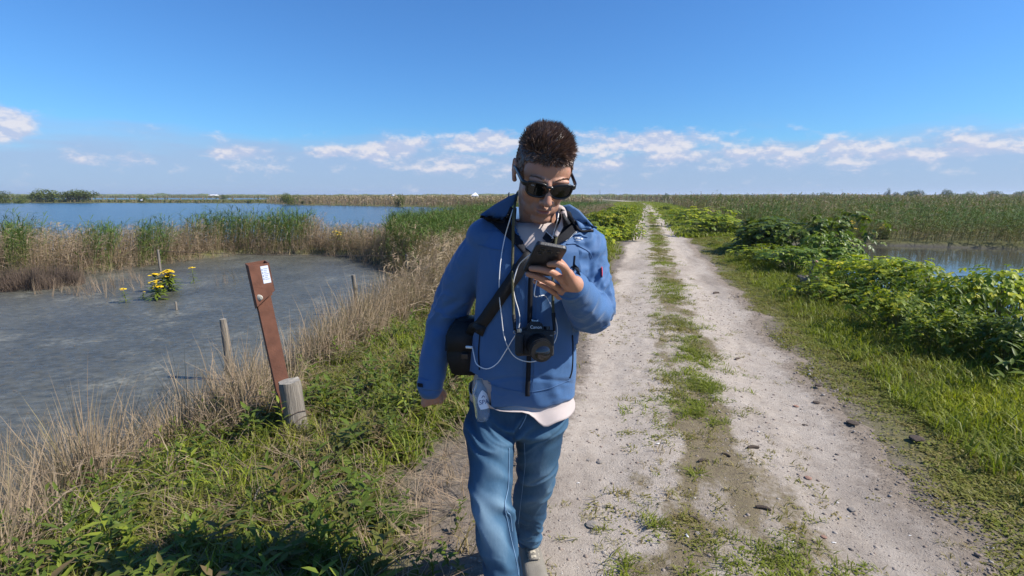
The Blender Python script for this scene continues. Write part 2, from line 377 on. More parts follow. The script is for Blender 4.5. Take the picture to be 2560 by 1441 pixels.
def rut_z(q, s):
    """track surface over its cross position q (0 = middle) and run s"""
    P = np.stack([s, q], -1).reshape(-1, 2)
    n = (fbm(P * np.array([1.1, 2.2]), 31, 4) - .5).reshape(q.shape)
    n2 = (fbm(P * 13, 41, 4, .6) - .5).reshape(q.shape)
    z = .012 - .028 * np.exp(-((np.abs(q) - .62) / .27) ** 2) + .03 * n + .016 * n2
    return z
def make_track():
    ss = axis((-3, 1.2, .12), (1.2, 6, .022), (6, 12, .06), (12, 30, .25), (30, 190, 1.5)); qs = np.arange(-1.32, 1.321, .024)
    S, Q = np.meshgrid(ss, qs, indexing='ij')
    P = np.stack([S, Q], -1).reshape(-1, 2)
    edge = (fbm(P * np.array([1.7, .8]), 51, 5, .6) - .5).reshape(S.shape)
    far = sst(S, 15, 50)
    X, Y = xy_of(S, OC + Q)
    Z = rut_z(Q, S) + .022
    wob = np.abs(Q) + edge * .36
    Z = Z - .05 * sst(wob, .86, 1.22)
    Z = np.where(S > 40, np.maximum(Z, .02 - .1 * sst(np.abs(Q), 1.05, 1.2)), Z)
    V = np.stack([X, Y, Z], -1).reshape(-1, 3)
    me = np_mesh('track', V, grid_faces(len(ss), len(qs))[:, ::-1], True)
    n = fbm(P * np.array([2.2, 4.5]), 61, 4).reshape(S.shape)
    wid = .16 + .16 * np.exp(-((S - 2.0) / 1.6) ** 2)
    mid = np.clip(sst(np.abs(Q - .02) + (n - .5) * .7, wid + .16, wid - .12), 0, 1) * (.35 + .65 * sst(fbm(P * np.array([1.3, 3.0]), 63, 4).reshape(S.shape), .38, .6))
    rim = sst(wob, .72, 1.05)
    col = np.stack([mid.ravel(), rim.ravel(), fbm(P * np.array([.8, 2.6]), 71, 4).ravel(), np.ones(S.size)], -1).astype(np.float32)
    a = me.attributes.new('mask', 'FLOAT_COLOR', 'POINT'); a.data.foreach_set('color', col.ravel())
    m, N, L, b = mat_new('sandy_track')
    at = N.new('ShaderNodeAttribute'); at.attribute_name = 'mask'; sp = N.new('ShaderNodeSeparateColor'); L.new(at.outputs['Color'], sp.inputs[0])
    tc = N.new('ShaderNodeTexCoord')
    def nz(scale, det=6, rough=.6):
        n = N.new('ShaderNodeTexNoise'); n.inputs['Scale'].default_value = scale; n.inputs['Detail'].default_value = det; n.inputs['Roughness'].default_value = rough
        L.new(tc.outputs['Object'], n.inputs['Vector']); return n.outputs['Fac']
    def ramp(f, *st):
        r = N.new('ShaderNodeValToRGB'); e = r.color_ramp.elements
        while len(e) < len(st): e.new(.5)
        for x, (p, c) in zip(e, st): x.position = p; x.color = (*c, 1)
        L.new(f, r.inputs[0]); return r.outputs[0]
    def mix(f, x, y):
        n = N.new('ShaderNodeMix'); n.data_type = 'RGBA'
        L.new(f, n.inputs[0]); L.new(x, n.inputs[6]); L.new(y, n.inputs[7]); return n.outputs[2]
    def mul(f, k, off=0.0):
        n = N.new('ShaderNodeMath'); n.operation = 'MULTIPLY_ADD'; n.use_clamp = True; L.new(f, n.inputs[0]); n.inputs[1].default_value = k; n.inputs[2].default_value = off; return n.outputs[0]
    sand = ramp(nz(9, 10, .78), (.28, (.31, .255, .205)), (.5, (.405, .345, .285)), (.72, (.475, .41, .345)))
    dark = ramp(nz(18, 8, .7), (.3, (.155, .125, .098)), (.7, (.27, .222, .178)))
    sand = mix(mul(sp.outputs[2], 2.4, -1.35), sand, dark)
    v = N.new('ShaderNodeTexVoronoi'); v.inputs['Scale'].default_value = 58; L.new(tc.outputs['Object'], v.inputs['Vector'])
    grit = ramp(v.outputs['Distance'], (.10, (1, 1, 1)), (.22, (0, 0, 0)))
    sel = N.new('ShaderNodeSeparateColor'); L.new(v.outputs['Color'], sel.inputs[0])
    gcol = ramp(sel.outputs[0], (.0, (.10, .09, .085)), (.45, (.28, .21, .17)), (.8, (.36, .32, .28)), (.97, (.65, .63, .6)))
    gm = N.new('ShaderNodeMath'); gm.operation = 'MULTIPLY'; L.new(grit, gm.inputs[0]); L.new(mul(sel.outputs[1], 2.2, -1.0), gm.inputs[1])
    sand = mix(gm.outputs[0], sand, gcol)
    moss = ramp(nz(40, 6, .7), (.3, (.15, .115, .075)), (.55, (.205, .165, .10)), (.75, (.215, .18, .088)))
    def breakup(ch, sc_, k):
        ad = N.new('ShaderNodeMath'); ad.operation = 'MULTIPLY_ADD'; L.new(nz(sc_, 6, .7), ad.inputs[0]); ad.inputs[1].default_value = k; ad.inputs[2].default_value = -k / 2
        a2 = N.new('ShaderNodeMath'); a2.operation = 'ADD'; a2.use_clamp = True; L.new(ch, a2.inputs[0]); L.new(ad.outputs[0], a2.inputs[1]); return mul(a2.outputs[0], 1.8, -.4)
    c = mix(breakup(sp.outputs[1], 25, 1.6), sand, dark)
    c = mix(breakup(sp.outputs[0], 28, 1.7), c, moss)
    L.new(c, b.inputs['Base Color']); b.inputs['Roughness'].default_value = .93; b.inputs['Specular IOR Level'].default_value = .15
    bp = N.new('ShaderNodeBump'); bp.inputs['Strength'].default_value = .8; bp.inputs['Distance'].default_value = .016
    hh = N.new('ShaderNodeMath'); hh.operation = 'ADD'; L.new(nz(90, 6, .75), hh.inputs[0]); L.new(gm.outputs[0], hh.inputs[1])
    L.new(hh.outputs[0], bp.inputs['Height']); L.new(bp.outputs[0], b.inputs['Normal'])
    tag(link('track', me, m), kind='structure', label='pale sandy farm track with two wheel ruts and a mossy middle')
make_track()

def water(name, poly_box, z, mat, label, nx=2):
    (x0, y0, x1, y1) = poly_box
    me = py_mesh(name, [(x0, y0, z), (x1, y0, z), (x1, y1, z), (x0, y1, z)], [(0, 1, 2, 3)])
    return tag(link(name, me, mat), kind='structure', label=label)
def mat_lake(name, deep, rough, bump, stretch, scale):
    m, N, L, b = mat_new(name)
    b.inputs['Base Color'].default_value = (*deep, 1); b.inputs['Roughness'].default_value = rough; b.inputs['IOR'].default_value = 1.33
    tc = N.new('ShaderNodeTexCoord'); mp = N.new('ShaderNodeMapping'); mp.inputs['Scale'].default_value = stretch; L.new(tc.outputs['Object'], mp.inputs[0])
    n = N.new('ShaderNodeTexNoise'); n.inputs['Scale'].default_value = scale; n.inputs['Detail'].default_value = 6; n.inputs['Roughness'].default_value = .62; L.new(mp.outputs[0], n.inputs['Vector'])
    bp = N.new('ShaderNodeBump'); bp.inputs['Strength'].default_value = bump; bp.inputs['Distance'].default_value = .1
    L.new(n.outputs['Fac'], bp.inputs['Height']); L.new(bp.outputs[0], b.inputs['Normal'])
    return m
M_lake = mat_lake('lake_water', (.03, .065, .095), .2, 1.0, (1, .45, 1), 1.6)
M_pool = mat_lake('pool_water', (.06, .055, .045), .02, .05, (1, .5, 1), 2.2)
water('lake', (-1200, 15.6, 6, 320), ZW - .012, M_lake, 'wind-ruffled blue lake beyond the reed belt')
water('pool', (4.5, -30, 60, 24), ZW, M_pool, 'still brown pool behind the leafy shrubs')
def make_pond():
    m, N, L, b = mat_new('muddy_shallows')
    tc = N.new('ShaderNodeTexCoord')
    def nz(scale, det=6, rough=.6, st=(1, 1, 1)):
        mp = N.new('ShaderNodeMapping'); mp.inputs['Scale'].default_value = st; L.new(tc.outputs['Object'], mp.inputs[0])
        n = N.new('ShaderNodeTexNoise'); n.inputs['Scale'].default_value = scale; n.inputs['Detail'].default_value = det; n.inputs['Roughness'].default_value = rough
        L.new(mp.outputs[0], n.inputs['Vector']); return n.outputs['Fac']
    def ramp(f, *st):
        r = N.new('ShaderNodeValToRGB'); e = r.color_ramp.elements
        while len(e) < len(st): e.new(.5)
        for x, (p, c) in zip(e, st): x.position = p; x.color = (*c, 1)
        L.new(f, r.inputs[0]); return r.outputs[0]
    def mix(f, x, y):
        n = N.new('ShaderNodeMix'); n.data_type = 'RGBA'; L.new(f, n.inputs[0]); L.new(x, n.inputs[6]); L.new(y, n.inputs[7]); return n.outputs[2]
    base = ramp(nz(7, 8, .7, (1, 1.7, 1)), (.3, (.046, .046, .036)), (.5, (.086, .084, .066)), (.72, (.135, .131, .105)))
    fleck = ramp(nz(26, 5, .6, (.7, 1.5, 1)), (.30, (1, 1, 1)), (.37, (0, 0, 0)))
    dk = N.new('ShaderNodeRGB'); dk.outputs[0].default_value = (.028, .028, .028, 1)
    c = mix(fleck, base, dk.outputs[0])
    big = ramp(nz(.55, 5, .6), (.35, (.72, .72, .72)), (.62, (1.12, 1.12, 1.12)))
    bm_ = N.new('ShaderNodeMix'); bm_.data_type = 'RGBA'; bm_.blend_type = 'MULTIPLY'; bm_.inputs[0].default_value = 1; L.new(c, bm_.inputs[6]); L.new(big, bm_.inputs[7]); c = bm_.outputs[2]
    scum = ramp(nz(1.15, 9, .68, (1, .8, 1)), (.53, (0, 0, 0)), (.63, (1, 1, 1)))
    sc2 = ramp(nz(11, 7, .7), (.42, (0, 0, 0)), (.62, (1, 1, 1)))
    sm = N.new('ShaderNodeMix'); sm.data_type = 'RGBA'; sm.blend_type = 'MULTIPLY'; sm.inputs[0].default_value = 1; L.new(scum, sm.inputs[6]); L.new(sc2, sm.inputs[7])
    scol = N.new('ShaderNodeRGB'); scol.outputs[0].default_value = (.20, .19, .145, 1)
    c = mix(sm.outputs[2], c, scol.outputs[0])
    L.new(c, b.inputs['Base Color'])
    rr = ramp(nz(9, 6, .65), (.35, (.20, .20, .20)), (.65, (.5, .5, .5))); L.new(rr, b.inputs['Roughness'])
    b.inputs['IOR'].default_value = 1.33; b.inputs['Specular IOR Level'].default_value = .42
    bp = N.new('ShaderNodeBump'); bp.inputs['Strength'].default_value = .4; bp.inputs['Distance'].default_value = .02
    L.new(nz(20, 6, .65), bp.inputs['Height']); L.new(bp.outputs[0], b.inputs['Normal'])
    water('pond', (-70, -30, 0, 18.6), ZW, m, 'shallow grey mud pond below the dike')
make_pond()
# ------------------------------------------------------------------ plants: templates and stamping
def ribbon(P, W, side):
    """flat tapered strip along points P (n,3) with half-widths W, widened along «side»; last point is the tip"""
    P = np.asarray(P, float); n = len(P); V = []; T = []
    for i in range(n - 1): V += [P[i] - side * W[i], P[i] + side * W[i]]
    V.append(P[-1])
    for i in range(n - 2):
        a = 2 * i; T += [(a, a + 1, a + 3), (a, a + 3, a + 2)]
    a = 2 * (n - 2); T.append((a, a + 1, a + 2))
    return np.array(V), np.array(T)
def leaf(length, width, fold=.25, droop=.2, notch=False):
    """leaf along +x, upper side +z"""
    ts = [.0, .32, .68, 1.0]; w = [.0, .5, .40 if not notch else .46, 0]
    V = [(0, 0, 0)]; 
    for t, k in zip(ts[1:3], w[1:3]):
        z = -droop * length * t * t
        V += [(t * length, -k * width, z + fold * k * width), (t * length, 0, z), (t * length, k * width, z + fold * k * width)]
    V.append((length, 0, -droop * length))
    T = [(0, 1, 2), (0, 2, 3), (1, 4, 5), (1, 5, 2), (2, 5, 6), (2, 6, 3), (4, 7, 5), (5, 7, 6)]
    return np.array(V, float), np.array(T)
def rotz(a): c, s = math.cos(a), math.sin(a); return np.array([[c, -s, 0], [s, c, 0], [0, 0, 1.]])
def roty(a): c, s = math.cos(a), math.sin(a); return np.array([[c, 0, s], [0, 1, 0], [-s, 0, c]])
def rotx(a): c, s = math.cos(a), math.sin(a); return np.array([[1, 0, 0], [0, c, -s], [0, s, c]])
class Tpl:
    def __init__(self): self.V, self.T, self.h, self.n = [], [], [], 0
    def add(self, V, T, h=None):
        self.V.append(V); self.T.append(T + self.n); self.n += len(V)
        self.h.append(V[:, 2] if h is None else np.full(len(V), h)); return self
    def done(self):
        self.V = np.concatenate(self.V); self.T = np.concatenate(self.T); self.h = np.concatenate(self.h); return self
def stamp(tpls, pos, M, tint, grad=0.0):
    """copies of templates at pos (N,3) with matrices M (N,3,3); returns V, T, tint arrays"""
    N = len(pos); which = np.arange(N) % len(tpls); OV, OT, OC_ = [], [], []; base = 0
    for k, tp in enumerate(tpls):
        ix = np.nonzero(which == k)[0]
        if not len(ix): continue
        V = np.einsum('nij,vj->nvi', M[ix], tp.V) + pos[ix][:, None, :]
        T = tp.T[None] + (np.arange(len(ix)) * len(tp.V))[:, None, None] + base
        hh = (tp.h - tp.h.min()) / (np.ptp(tp.h) + 1e-9)
        C = tint[ix][:, None] + grad * (hh[None, :] - .5)
        base += V.shape[0] * V.shape[1]
        OV.append(V.reshape(-1, 3)); OT.append(T.reshape(-1, 3)); OC_.append(C.ravel())
    return np.concatenate(OV), np.concatenate(OT), np.clip(np.concatenate(OC_), 0, 1)
def cat_(lists):
    b = 0; V, T, C = [], [], []
    for v, t, c in lists: V.append(v); T.append(t + b); C.append(c); b += len(v)
    return np.concatenate(V), np.concatenate(T), np.concatenate(C)
def plants(name, stamps, mat, label, kind='stuff', parent=None):
    V, T, C = cat_(stamps)
    o = link(name, np_mesh(name, V, T, False, C), mat, parent)
    if kind: tag(o, label, kind=kind)
    return o
def frames(N, sxy, sz, lean=(0, 0), leanvar=.12, flat=False):
    """random turn about z, scale, and a lean (shear) of the tops"""
    a = rng.uniform(0, 2 * math.pi, N); c, s = np.cos(a), np.sin(a)
    M = np.zeros((N, 3, 3)); M[:, 0, 0] = c * sxy; M[:, 0, 1] = -s * sxy; M[:, 1, 0] = s * sxy; M[:, 1, 1] = c * sxy; M[:, 2, 2] = sz
    M[:, 0, 2] = sz * (lean[0] + rng.normal(0, leanvar, N)); M[:, 1, 2] = sz * (lean[1] + rng.normal(0, leanvar, N))
    return M
def on_ground(x, y, dz=0.0):
    return np.stack([x, y, height(x, y) + dz], -1)

# templates ---------------------------------------------------------------
def tpl_reed(seed, H=1.5, dry=False, wide=1.0, leaves=5):
    r = np.random.default_rng(seed); t = Tpl()
    k = 4; b = r.uniform(.02, .14)
    zs = np.linspace(0, 1, k + 1); P = np.stack([b * zs ** 2 * H, .02 * np.sin(zs * 3), zs * H], -1)
    t.add(*ribbon(P, np.array([.005, .0045, .004, .003, 0]) * wide, np.array([0, 1., 0])))
    t.add(*ribbon(P, np.array([.005, .0045, .004, .003, 0]) * wide, np.array([1., 0, 0])))
    for i in range(leaves):
        z0 = H * r.uniform(.12 if dry else .2, .9); a = r.uniform(-1.4, 1.4); L = r.uniform(.22, .5) * (1.1 - .4 * z0 / H)
        d = np.array([math.cos(a), math.sin(a), 0]); x0 = b * (z0 / H) ** 2 * H
        up = r.uniform(.55, 1.25) if not dry else r.uniform(-.5, .9)
        pts = [np.array([x0, 0, z0]), np.array([x0, 0, z0]) + d * L * .45 + np.array([0, 0, L * .45 * up]), np.array([x0, 0, z0]) + d * L + np.array([0, 0, L * (.75 * up - .25)])]
        sd_ = np.array([-d[1], d[0], .3]); w = (.008 if not dry else .006) * wide
        t.add(*ribbon(pts, [w * .7, w, 0], sd_))
    if dry and r.random() < .55:      # plume
        for j in range(4):
            d = np.array([r.uniform(.02, .10), r.uniform(-.03, .03), r.uniform(.0, .07)]); p0 = P[-1] - np.array([.01, 0, .13 * j / 4])
            t.add(*ribbon([p0, p0 + d * .6, p0 + d * 1.3], [.004 * wide, .006 * wide, 0], np.array([0, .7, .7])))
    return t.done()
def tpl_straw(seed, H=.7, n=6):
    """a tuft of thin arching dry stalks"""
    r = np.random.default_rng(seed); t = Tpl()
    for i in range(n):
        a = r.uniform(0, 6.28); d = np.array([math.cos(a), math.sin(a), 0]); h = H * r.uniform(.45, 1.15); b = abs(r.normal(.05, .16))
        o = d * r.uniform(0, .05)
        zs = np.linspace(0, 1, 5); P = o + np.stack([d[0] * b * zs ** 2 * h, d[1] * b * zs ** 2 * h, zs * h * (1 - .15 * b * zs)], -1)
        if r.random() < .12: P[3:, 2] -= h * np.array([.12, .4]); P[3:, :2] += d[:2] * h * .25
        s = np.array([-d[1], d[0], 0]) if r.random() < .5 else np.array([1., 0, 0])
        t.add(*ribbon(P, np.array([.0026, .0024, .002, .0015, 0]), s))
        if r.random() < .5:
            L = h * .3; z0 = P[2]; e = r.normal(0, 1, 3); e[2] = abs(e[2]); e /= np.linalg.norm(e)
            t.add(*ribbon([z0, z0 + e * L * .5, z0 + e * L + np.array([0, 0, -.25 * L])], [.003, .003, 0], np.array([-e[1], e[0], .2])))
    return t.done()
def tpl_tuft(seed, H=.07, n=12, spread=.05, w=.0028, arch=.5):
    r = np.random.default_rng(seed); t = Tpl()
    for i in range(n):
        a = r.uniform(0, 6.28); d = np.array([math.cos(a), math.sin(a), 0]); h = H * r.uniform(.5, 1.2); b = r.uniform(.2, arch * 2)
        o = np.array([r.normal(0, spread * .5), r.normal(0, spread * .5), 0])
        P = [o, o + d * b * h * .3 + np.array([0, 0, h * .6]), o + d * b * h + np.array([0, 0, h * (1 - .25 * b)])]
        ww = w * r.uniform(.7, 1.3)
        t.add(*ribbon(P, [ww, ww * .8, 0], np.array([-d[1], d[0], 0])))
    return t.done()
def tpl_mat(seed, n=16, rad=.06, L=.014, W=.010):
    """low clover-like leaflets"""
    r = np.random.default_rng(seed); t = Tpl()
    for i in range(n):
        v, f = leaf(L * r.uniform(.6, 1.3), W * r.uniform(.7, 1.3), .3, .1)
        v = v @ (rotz(r.uniform(0, 6.28)) @ roty(r.uniform(-.7, .25))).T + np.array([r.normal(0, rad * .5), r.normal(0, rad * .5), r.uniform(.003, .016)])
        t.add(v, f)
    return t.done()
def tpl_weed(seed, H=.22, nl=12, L=.07, W=.02):
    r = np.random.default_rng(seed); t = Tpl(); b = r.normal(0, .12, 2)
    zs = np.linspace(0, 1, 4); P = np.stack([b[0] * zs ** 2 * H, b[1] * zs ** 2 * H, zs * H], -1)
    t.add(*ribbon(P, [.003, .0025, .002, 0], np.array([1., 0, 0])))
    for i in range(nl):
        z = (i + .7) / nl; a = i * 2.4 + r.uniform(-.4, .4); k = (1.15 - .55 * z) * r.uniform(.75, 1.2)
        v, f = leaf(L * k, W * k, .3, r.uniform(.05, .5))
        v = v @ (rotz(a) @ roty(-r.uniform(.15, .85) - .3 * z)).T + np.array([b[0] * z * z * H, b[1] * z * z * H, z * H])
        t.add(v, f)
    return t.done()
def tpl_rosette(seed, n=8, L=.13, W=.045):
    r = np.random.default_rng(seed); t = Tpl()
    for i in range(n):
        k = r.uniform(.6, 1.2); v, f = leaf(L * k, W * k, .35, r.uniform(.25, .7))
        v = v @ (rotz(i * 6.28 / n + r.uniform(-.4, .4)) @ roty(-r.uniform(.25, 1.0))).T + np.array([0, 0, .01])
        t.add(v, f)
    return t.done()

STRAW_STOPS = [(0, (.29, .205, .135)), (.3, (.41, .31, .21)), (.52, (.30, .25, .115)), (.75, (.165, .185, .05)), (1, (.085, .145, .028))]
GRASS_STOPS = [(0, (.32, .24, .12)), (.2, (.26, .23, .065)), (.5, (.185, .22, .028)), (.8, (.25, .285, .026)), (1, (.36, .37, .032))]
WEED_STOPS = [(0, (.20, .13, .075)), (.15, (.17, .15, .045)), (.5, (.10, .145, .024)), (.8, (.155, .205, .028)), (1, (.27, .31, .04))]
M_reed = mat_plant('reed', STRAW_STOPS, .6, .22)
M_grass = mat_plant('verge_grass', GRASS_STOPS, .5, .32)
M_weed = mat_plant('weed_leaf', WEED_STOPS, .5, .3, .2)

# reed beds ---------------------------------------------------------------
def sample(n, x0, x1, y0, y1): return rng.uniform(x0, x1, n), rng.uniform(y0, y1, n)
green = [tpl_reed(i, 1.45) for i in range(5)]; dryr = [tpl_reed(20 + i, 1.35, True, leaves=4) for i in range(5)]
far_g = [tpl_reed(40 + i, 1.5, wide=3.2, leaves=3) for i in range(4)]; far_d = [tpl_reed(50 + i, 1.4, True, wide=3.2, leaves=2) for i in range(4)]
vfar = [tpl_reed(60 + i, 1.5, wide=11, leaves=2) for i in range(4)]
straw = [tpl_straw(i) for i in range(6)]
def patch(x, y, seed, f): return fbm(np.stack([x, y], -1) * f, seed, 3)
WIND = (.13, .0)
def reed_belt():
    """belt between pond and lake"""
    x, y = sample(30000, -34, -3, 9, 23)
    ok = (pdist(x, y, POND) > .05) & (pdist(x, y, LAKE) > -.5); x, y = x[ok], y[ok]
    s, o = so_of(x, y); ok = o < -4.6; x, y = x[ok], y[ok]
    k = rng.random(len(x)) < np.where(x > -14, 1.0, .75); x, y = x[k], y[k]
    g = patch(x, y, 5, .42)
    px = proj(on_ground(x, y))[0]
    # green stands by bearing as in the picture: far side of the belt, and two clumps
    gw = sst(px, 430, 520) * sst(px, 800, 730) * sst(y, 16.5, 18.5) + sst(px, 330, 350) * sst(px, 430, 400) * .9 + sst(px, 0, 20) * sst(px, 90, 60) * .9 + sst(px, 220, 235) * sst(px, 300, 280) * .7
    isg = rng.random(len(x)) < np.clip(gw * (.35 + .9 * g), .06, .85)
    a = []
    hs = rng.normal(1, .13, len(x)) * (.82 + .4 * (patch(x, y, 15, .6)))
    hs *= .74 * np.where(px > 800, .72, 1.0) * np.where((px > 130) & (px < 460), .88, 1)
    for sel, tp, tb in ((isg, green, .86), (~isg, dryr, .2)):
        xx, yy = x[sel], y[sel]; n = len(xx)
        a.append(stamp(tp, on_ground(xx, yy, -.03), frames(n, rng.uniform(.8, 1.4, n), hs[sel] * np.where(tb > .5, 1.1, .85), WIND, .09), np.clip(rng.normal(tb, .12, n), .02, 1), .45 if tb > .5 else .12))
    # broken stalks and straw along the water's edge
    x, y = sample(9000, -20, -3, 9, 19); d = pdist(x, y, POND); ok = (d > -.25) & (d < .9); x, y = x[ok], y[ok]; n = len(x)
    a.append(stamp(straw, on_ground(x, y, -.02), frames(n, 1.2, rng.uniform(.5, 1.2, n), WIND, .25), np.clip(rng.normal(.18, .12, n), 0, .6)))
    plants('reed_belt', a, M_reed, 'dry and green reeds in a belt between the mud pond and the lake')
reed_belt()
def dike_reeds():
    """reeds on the dike's outer foot, running away from us"""
    s = 5.5 + 75 * rng.random(16000) ** 1.9; o = -4.3 - rng.random(16000) ** .8 * (2.2 + 6 * sst(s, 10, 26))
    x, y = xy_of(s, o); ok = (pdist(x, y, POND) > -.15) & (pdist(x, y, LAKE) > -.2); x, y, s, o = x[ok], y[ok], s[ok], o[ok]
    n = len(x); g = patch(x, y, 25, .35)
    isg = rng.random(n) < np.clip(sst(s, 10, 16) * (.25 + 1.0 * g) * sst(o, -4.2, -5.8), .05, .8)
    hs = rng.normal(1, .12, n) * (.56 + .16 * sst(s, 8, 15)) * (1 - .25 * sst(s, 40, 70))
    a = []
    for sel, tp, tb in ((isg, green, .84), (~isg, dryr, .2)):
        m = int(sel.sum()); near = s[sel] < 30
        a.append(stamp(tp, on_ground(x[sel], y[sel], -.03), frames(m, np.where(near, 1.1, 2.2), hs[sel] * (1.1 if tb > .5 else .9), WIND, .1), np.clip(rng.normal(tb, .12, m), .02, 1), .45 if tb > .5 else .12))
    plants('dike_reeds', a, M_reed, 'reeds standing along the outer foot of the dike behind the walker')
dike_reeds()
def bank_straw():
    """thin dry grass on the near bank by the water"""
    s = rng.uniform(-.5, 13, 15000); o = rng.uniform(-5.2, -2.0, 15000)
    x, y = xy_of(s, o); d = pdist(x, y, POND)
    cl = patch(x, y, 35, 1.1)
    ok = (d > -.45) & (d < .75 + .5 * sst(s, 6, 9)) & (rng.random(len(x)) < np.clip((cl - .34) * 5, .03, 1) * np.where(d < 0, .45, 1)); x, y, s = x[ok], y[ok], s[ok]
    n = len(x)
    a = [stamp(straw, on_ground(x, y, -.02), frames(n, rng.uniform(.8, 1.3, n), rng.uniform(.5, 1.15, n) * (.8 + .2 * sst(s, 3, 8)), (.10, .02), .2), np.clip(rng.normal(.22, .12, n), 0, .6))]
    tall = [tpl_straw(60 + i, .85, 7) for i in range(5)]
    X, Y_ = [], []
    for px0, px1, py0, py1, m in ((-90, 255, 1080, 1300, 1500), (250, 330, 1170, 1230, 40), (370, 620, 1010, 1120, 620), (560, 700, 930, 1040, 260), (700, 960, 830, 950, 520), (880, 1060, 720, 850, 420), (-40, 130, 1290, 1400, 90)):
        for i in range(m):
            u = random.random(); c = gnd(px0 + (px1 - px0) * u + random.gauss(0, 12), py1 + (py0 - py1) * u + random.gauss(0, 26) if px0 >= 250 else random.uniform(py0, py1), -.36); X.append(c.x); Y_.append(c.y)
    x, y = np.array(X), np.array(Y_); ok = patch(x, y, 36, 1.6) > .38; x, y = x[ok], y[ok]; n = len(x)
    a.append(stamp(tall, on_ground(x, y, -.02), frames(n, rng.uniform(.9, 1.3, n), rng.uniform(.45, 1.05, n), (.12, .02), .2), np.clip(rng.normal(.24, .11, n), 0, .6)))
    # reedy dry stalks higher up the bank towards the walker
    s = rng.uniform(5, 16, 2600); o = rng.uniform(-4.8, -2.6, 2600); x, y = xy_of(s, o); ok = (pdist(x, y, POND) > -.1) & (rng.random(2600) < sst(s, 5, 9)); x, y = x[ok], y[ok]; n = len(x)
    a.append(stamp(dryr, on_ground(x, y, -.02), frames(n, .95, rng.uniform(.35, .72, n), WIND, .16), np.clip(rng.normal(.22, .12, n), 0, .6), .1))
    plants('bank_straw', a, M_reed, 'thin bleached dry grass along the near edge of the mud pond')
    # few stalks standing in the shallows
    a = []
    for px, py, w, n in ((215, 735, 70, 26), (180, 720, 40, 10), (285, 720, 40, 14), (345, 715, 50, 16), (560, 705, 55, 9), (120, 730, 40, 8)):
        for i in range(n):
            c = gnd(px + rng.normal(0, w * .45), py + rng.normal(0, 10), ZW); 
            a.append((c.x, c.y, ZW - .02))
    P = np.array(a); n = len(P)
    plants('shallow_stalks', [stamp(straw[:4], P, frames(n, .7, rng.uniform(.35, .9, n), (-.12, 0), .22), np.clip(rng.normal(.1, .1, n), 0, .5))], M_reed, 'bare dead stalks standing in the mud pond')
bank_straw()
def right_field():
    a = []
    def bed(n, x0, x1, y0, y1, tpg, tpd, sx, hscale, gfrac, pw=1.0):
        u = rng.random(n) ** pw; y = y0 + (y1 - y0) * u; x = rng.uniform(x0, x1, n)
        s, o = so_of(x, y)
        ok = (o > 4.2 + 1.5 * sst(s, 40, 20)) & (pdist(x, y, POOL) > .1) & (np.abs(x) < y * 1.8 + 8); x, y = x[ok], y[ok]; n = len(x)
        g = patch(x, y, 45, .16); isg = rng.random(n) < np.clip(gfrac * (.2 + 1.6 * g), 0, .93)
        hs = rng.normal(1, .15, n) * hscale * (.66 + .30 * sst(y, 22, 65)) * (.82 + .4 * patch(x, y, 47, .35))
        edge = sst(pdist(x, y, POOL), 0, 2.5); hs *= .7 + .3 * edge
        for sel, tp, tb in ((isg, tpg, .74), (~isg, tpd, .34)):
            m = int(sel.sum())
            if m: a.append(stamp(tp, on_ground(x[sel], y[sel], -.04), frames(m, sx, hs[sel], (.12, 0), .13), np.clip(rng.normal(tb, .10, m) - .22 * sst(y[sel], 24, 60) + .25 * (patch(x[sel], y[sel], 49, .3) - .5), .02, 1), .7 if tb > .5 else .15))
    bed(27000, 4, 68, 12, 34, green, dryr, 1.5, 1.12, .95, 1.3)
    bed(16000, 8, 110, 30, 80, far_g, far_d, 1.3, 1.12, .68, 1.4)
    bed(8000, 10, 330, 75, 240, vfar, vfar, 1.5, 1.08, .5, 1.3)
    plants('reed_field', a, M_reed, 'wide brown and green reed bed beyond the pool')
right_field()
def far_reeds():
    a = []
    def strip(n, f, tb, sd_, hs, tp, sx):
        x, y = f(n); m = len(x)
        a.append(stamp(tp, on_ground(x, y, -.05), frames(m, sx, hs * rng.normal(1, .15, m), (.06, 0), .06), np.clip(rng.normal(tb, sd_, m), 0, 1), .2))
    def far_shore(n):      # pale reed shore behind the lake, right half
        x = rng.uniform(-60, 12, n); y = 70 + rng.random(n) ** 1.6 * 130; ok = (pdist(x, y, LAKE) > .2) & (so_of(x, y)[1] < -3); return x[ok], y[ok]
    strip(9000, far_shore, .28, .13, .95, vfar, 1.0)
    def spit(n):           # low spit behind the lake, left half
        x = rng.uniform(-260, -45, n); y = rng.uniform(123, 150, n); ok = pdist(x, y, LAKE) > .4; return x[ok], y[ok]
    strip(5000, spit, .62, .14, .36, vfar, 1.6)
    def beyond(n):
        x = rng.uniform(-420, 20, n); y = rng.uniform(200, 420, n); ok = (pdist(x, y, LAKE2) > 1) & (so_of(x, y)[1] < -4); return x[ok], y[ok]
    strip(6000, beyond, .55, .2, .8, vfar, 3.2)
    plants('far_reeds', a, M_reed, 'pale reed shores on the far side of the lake')
far_reeds()

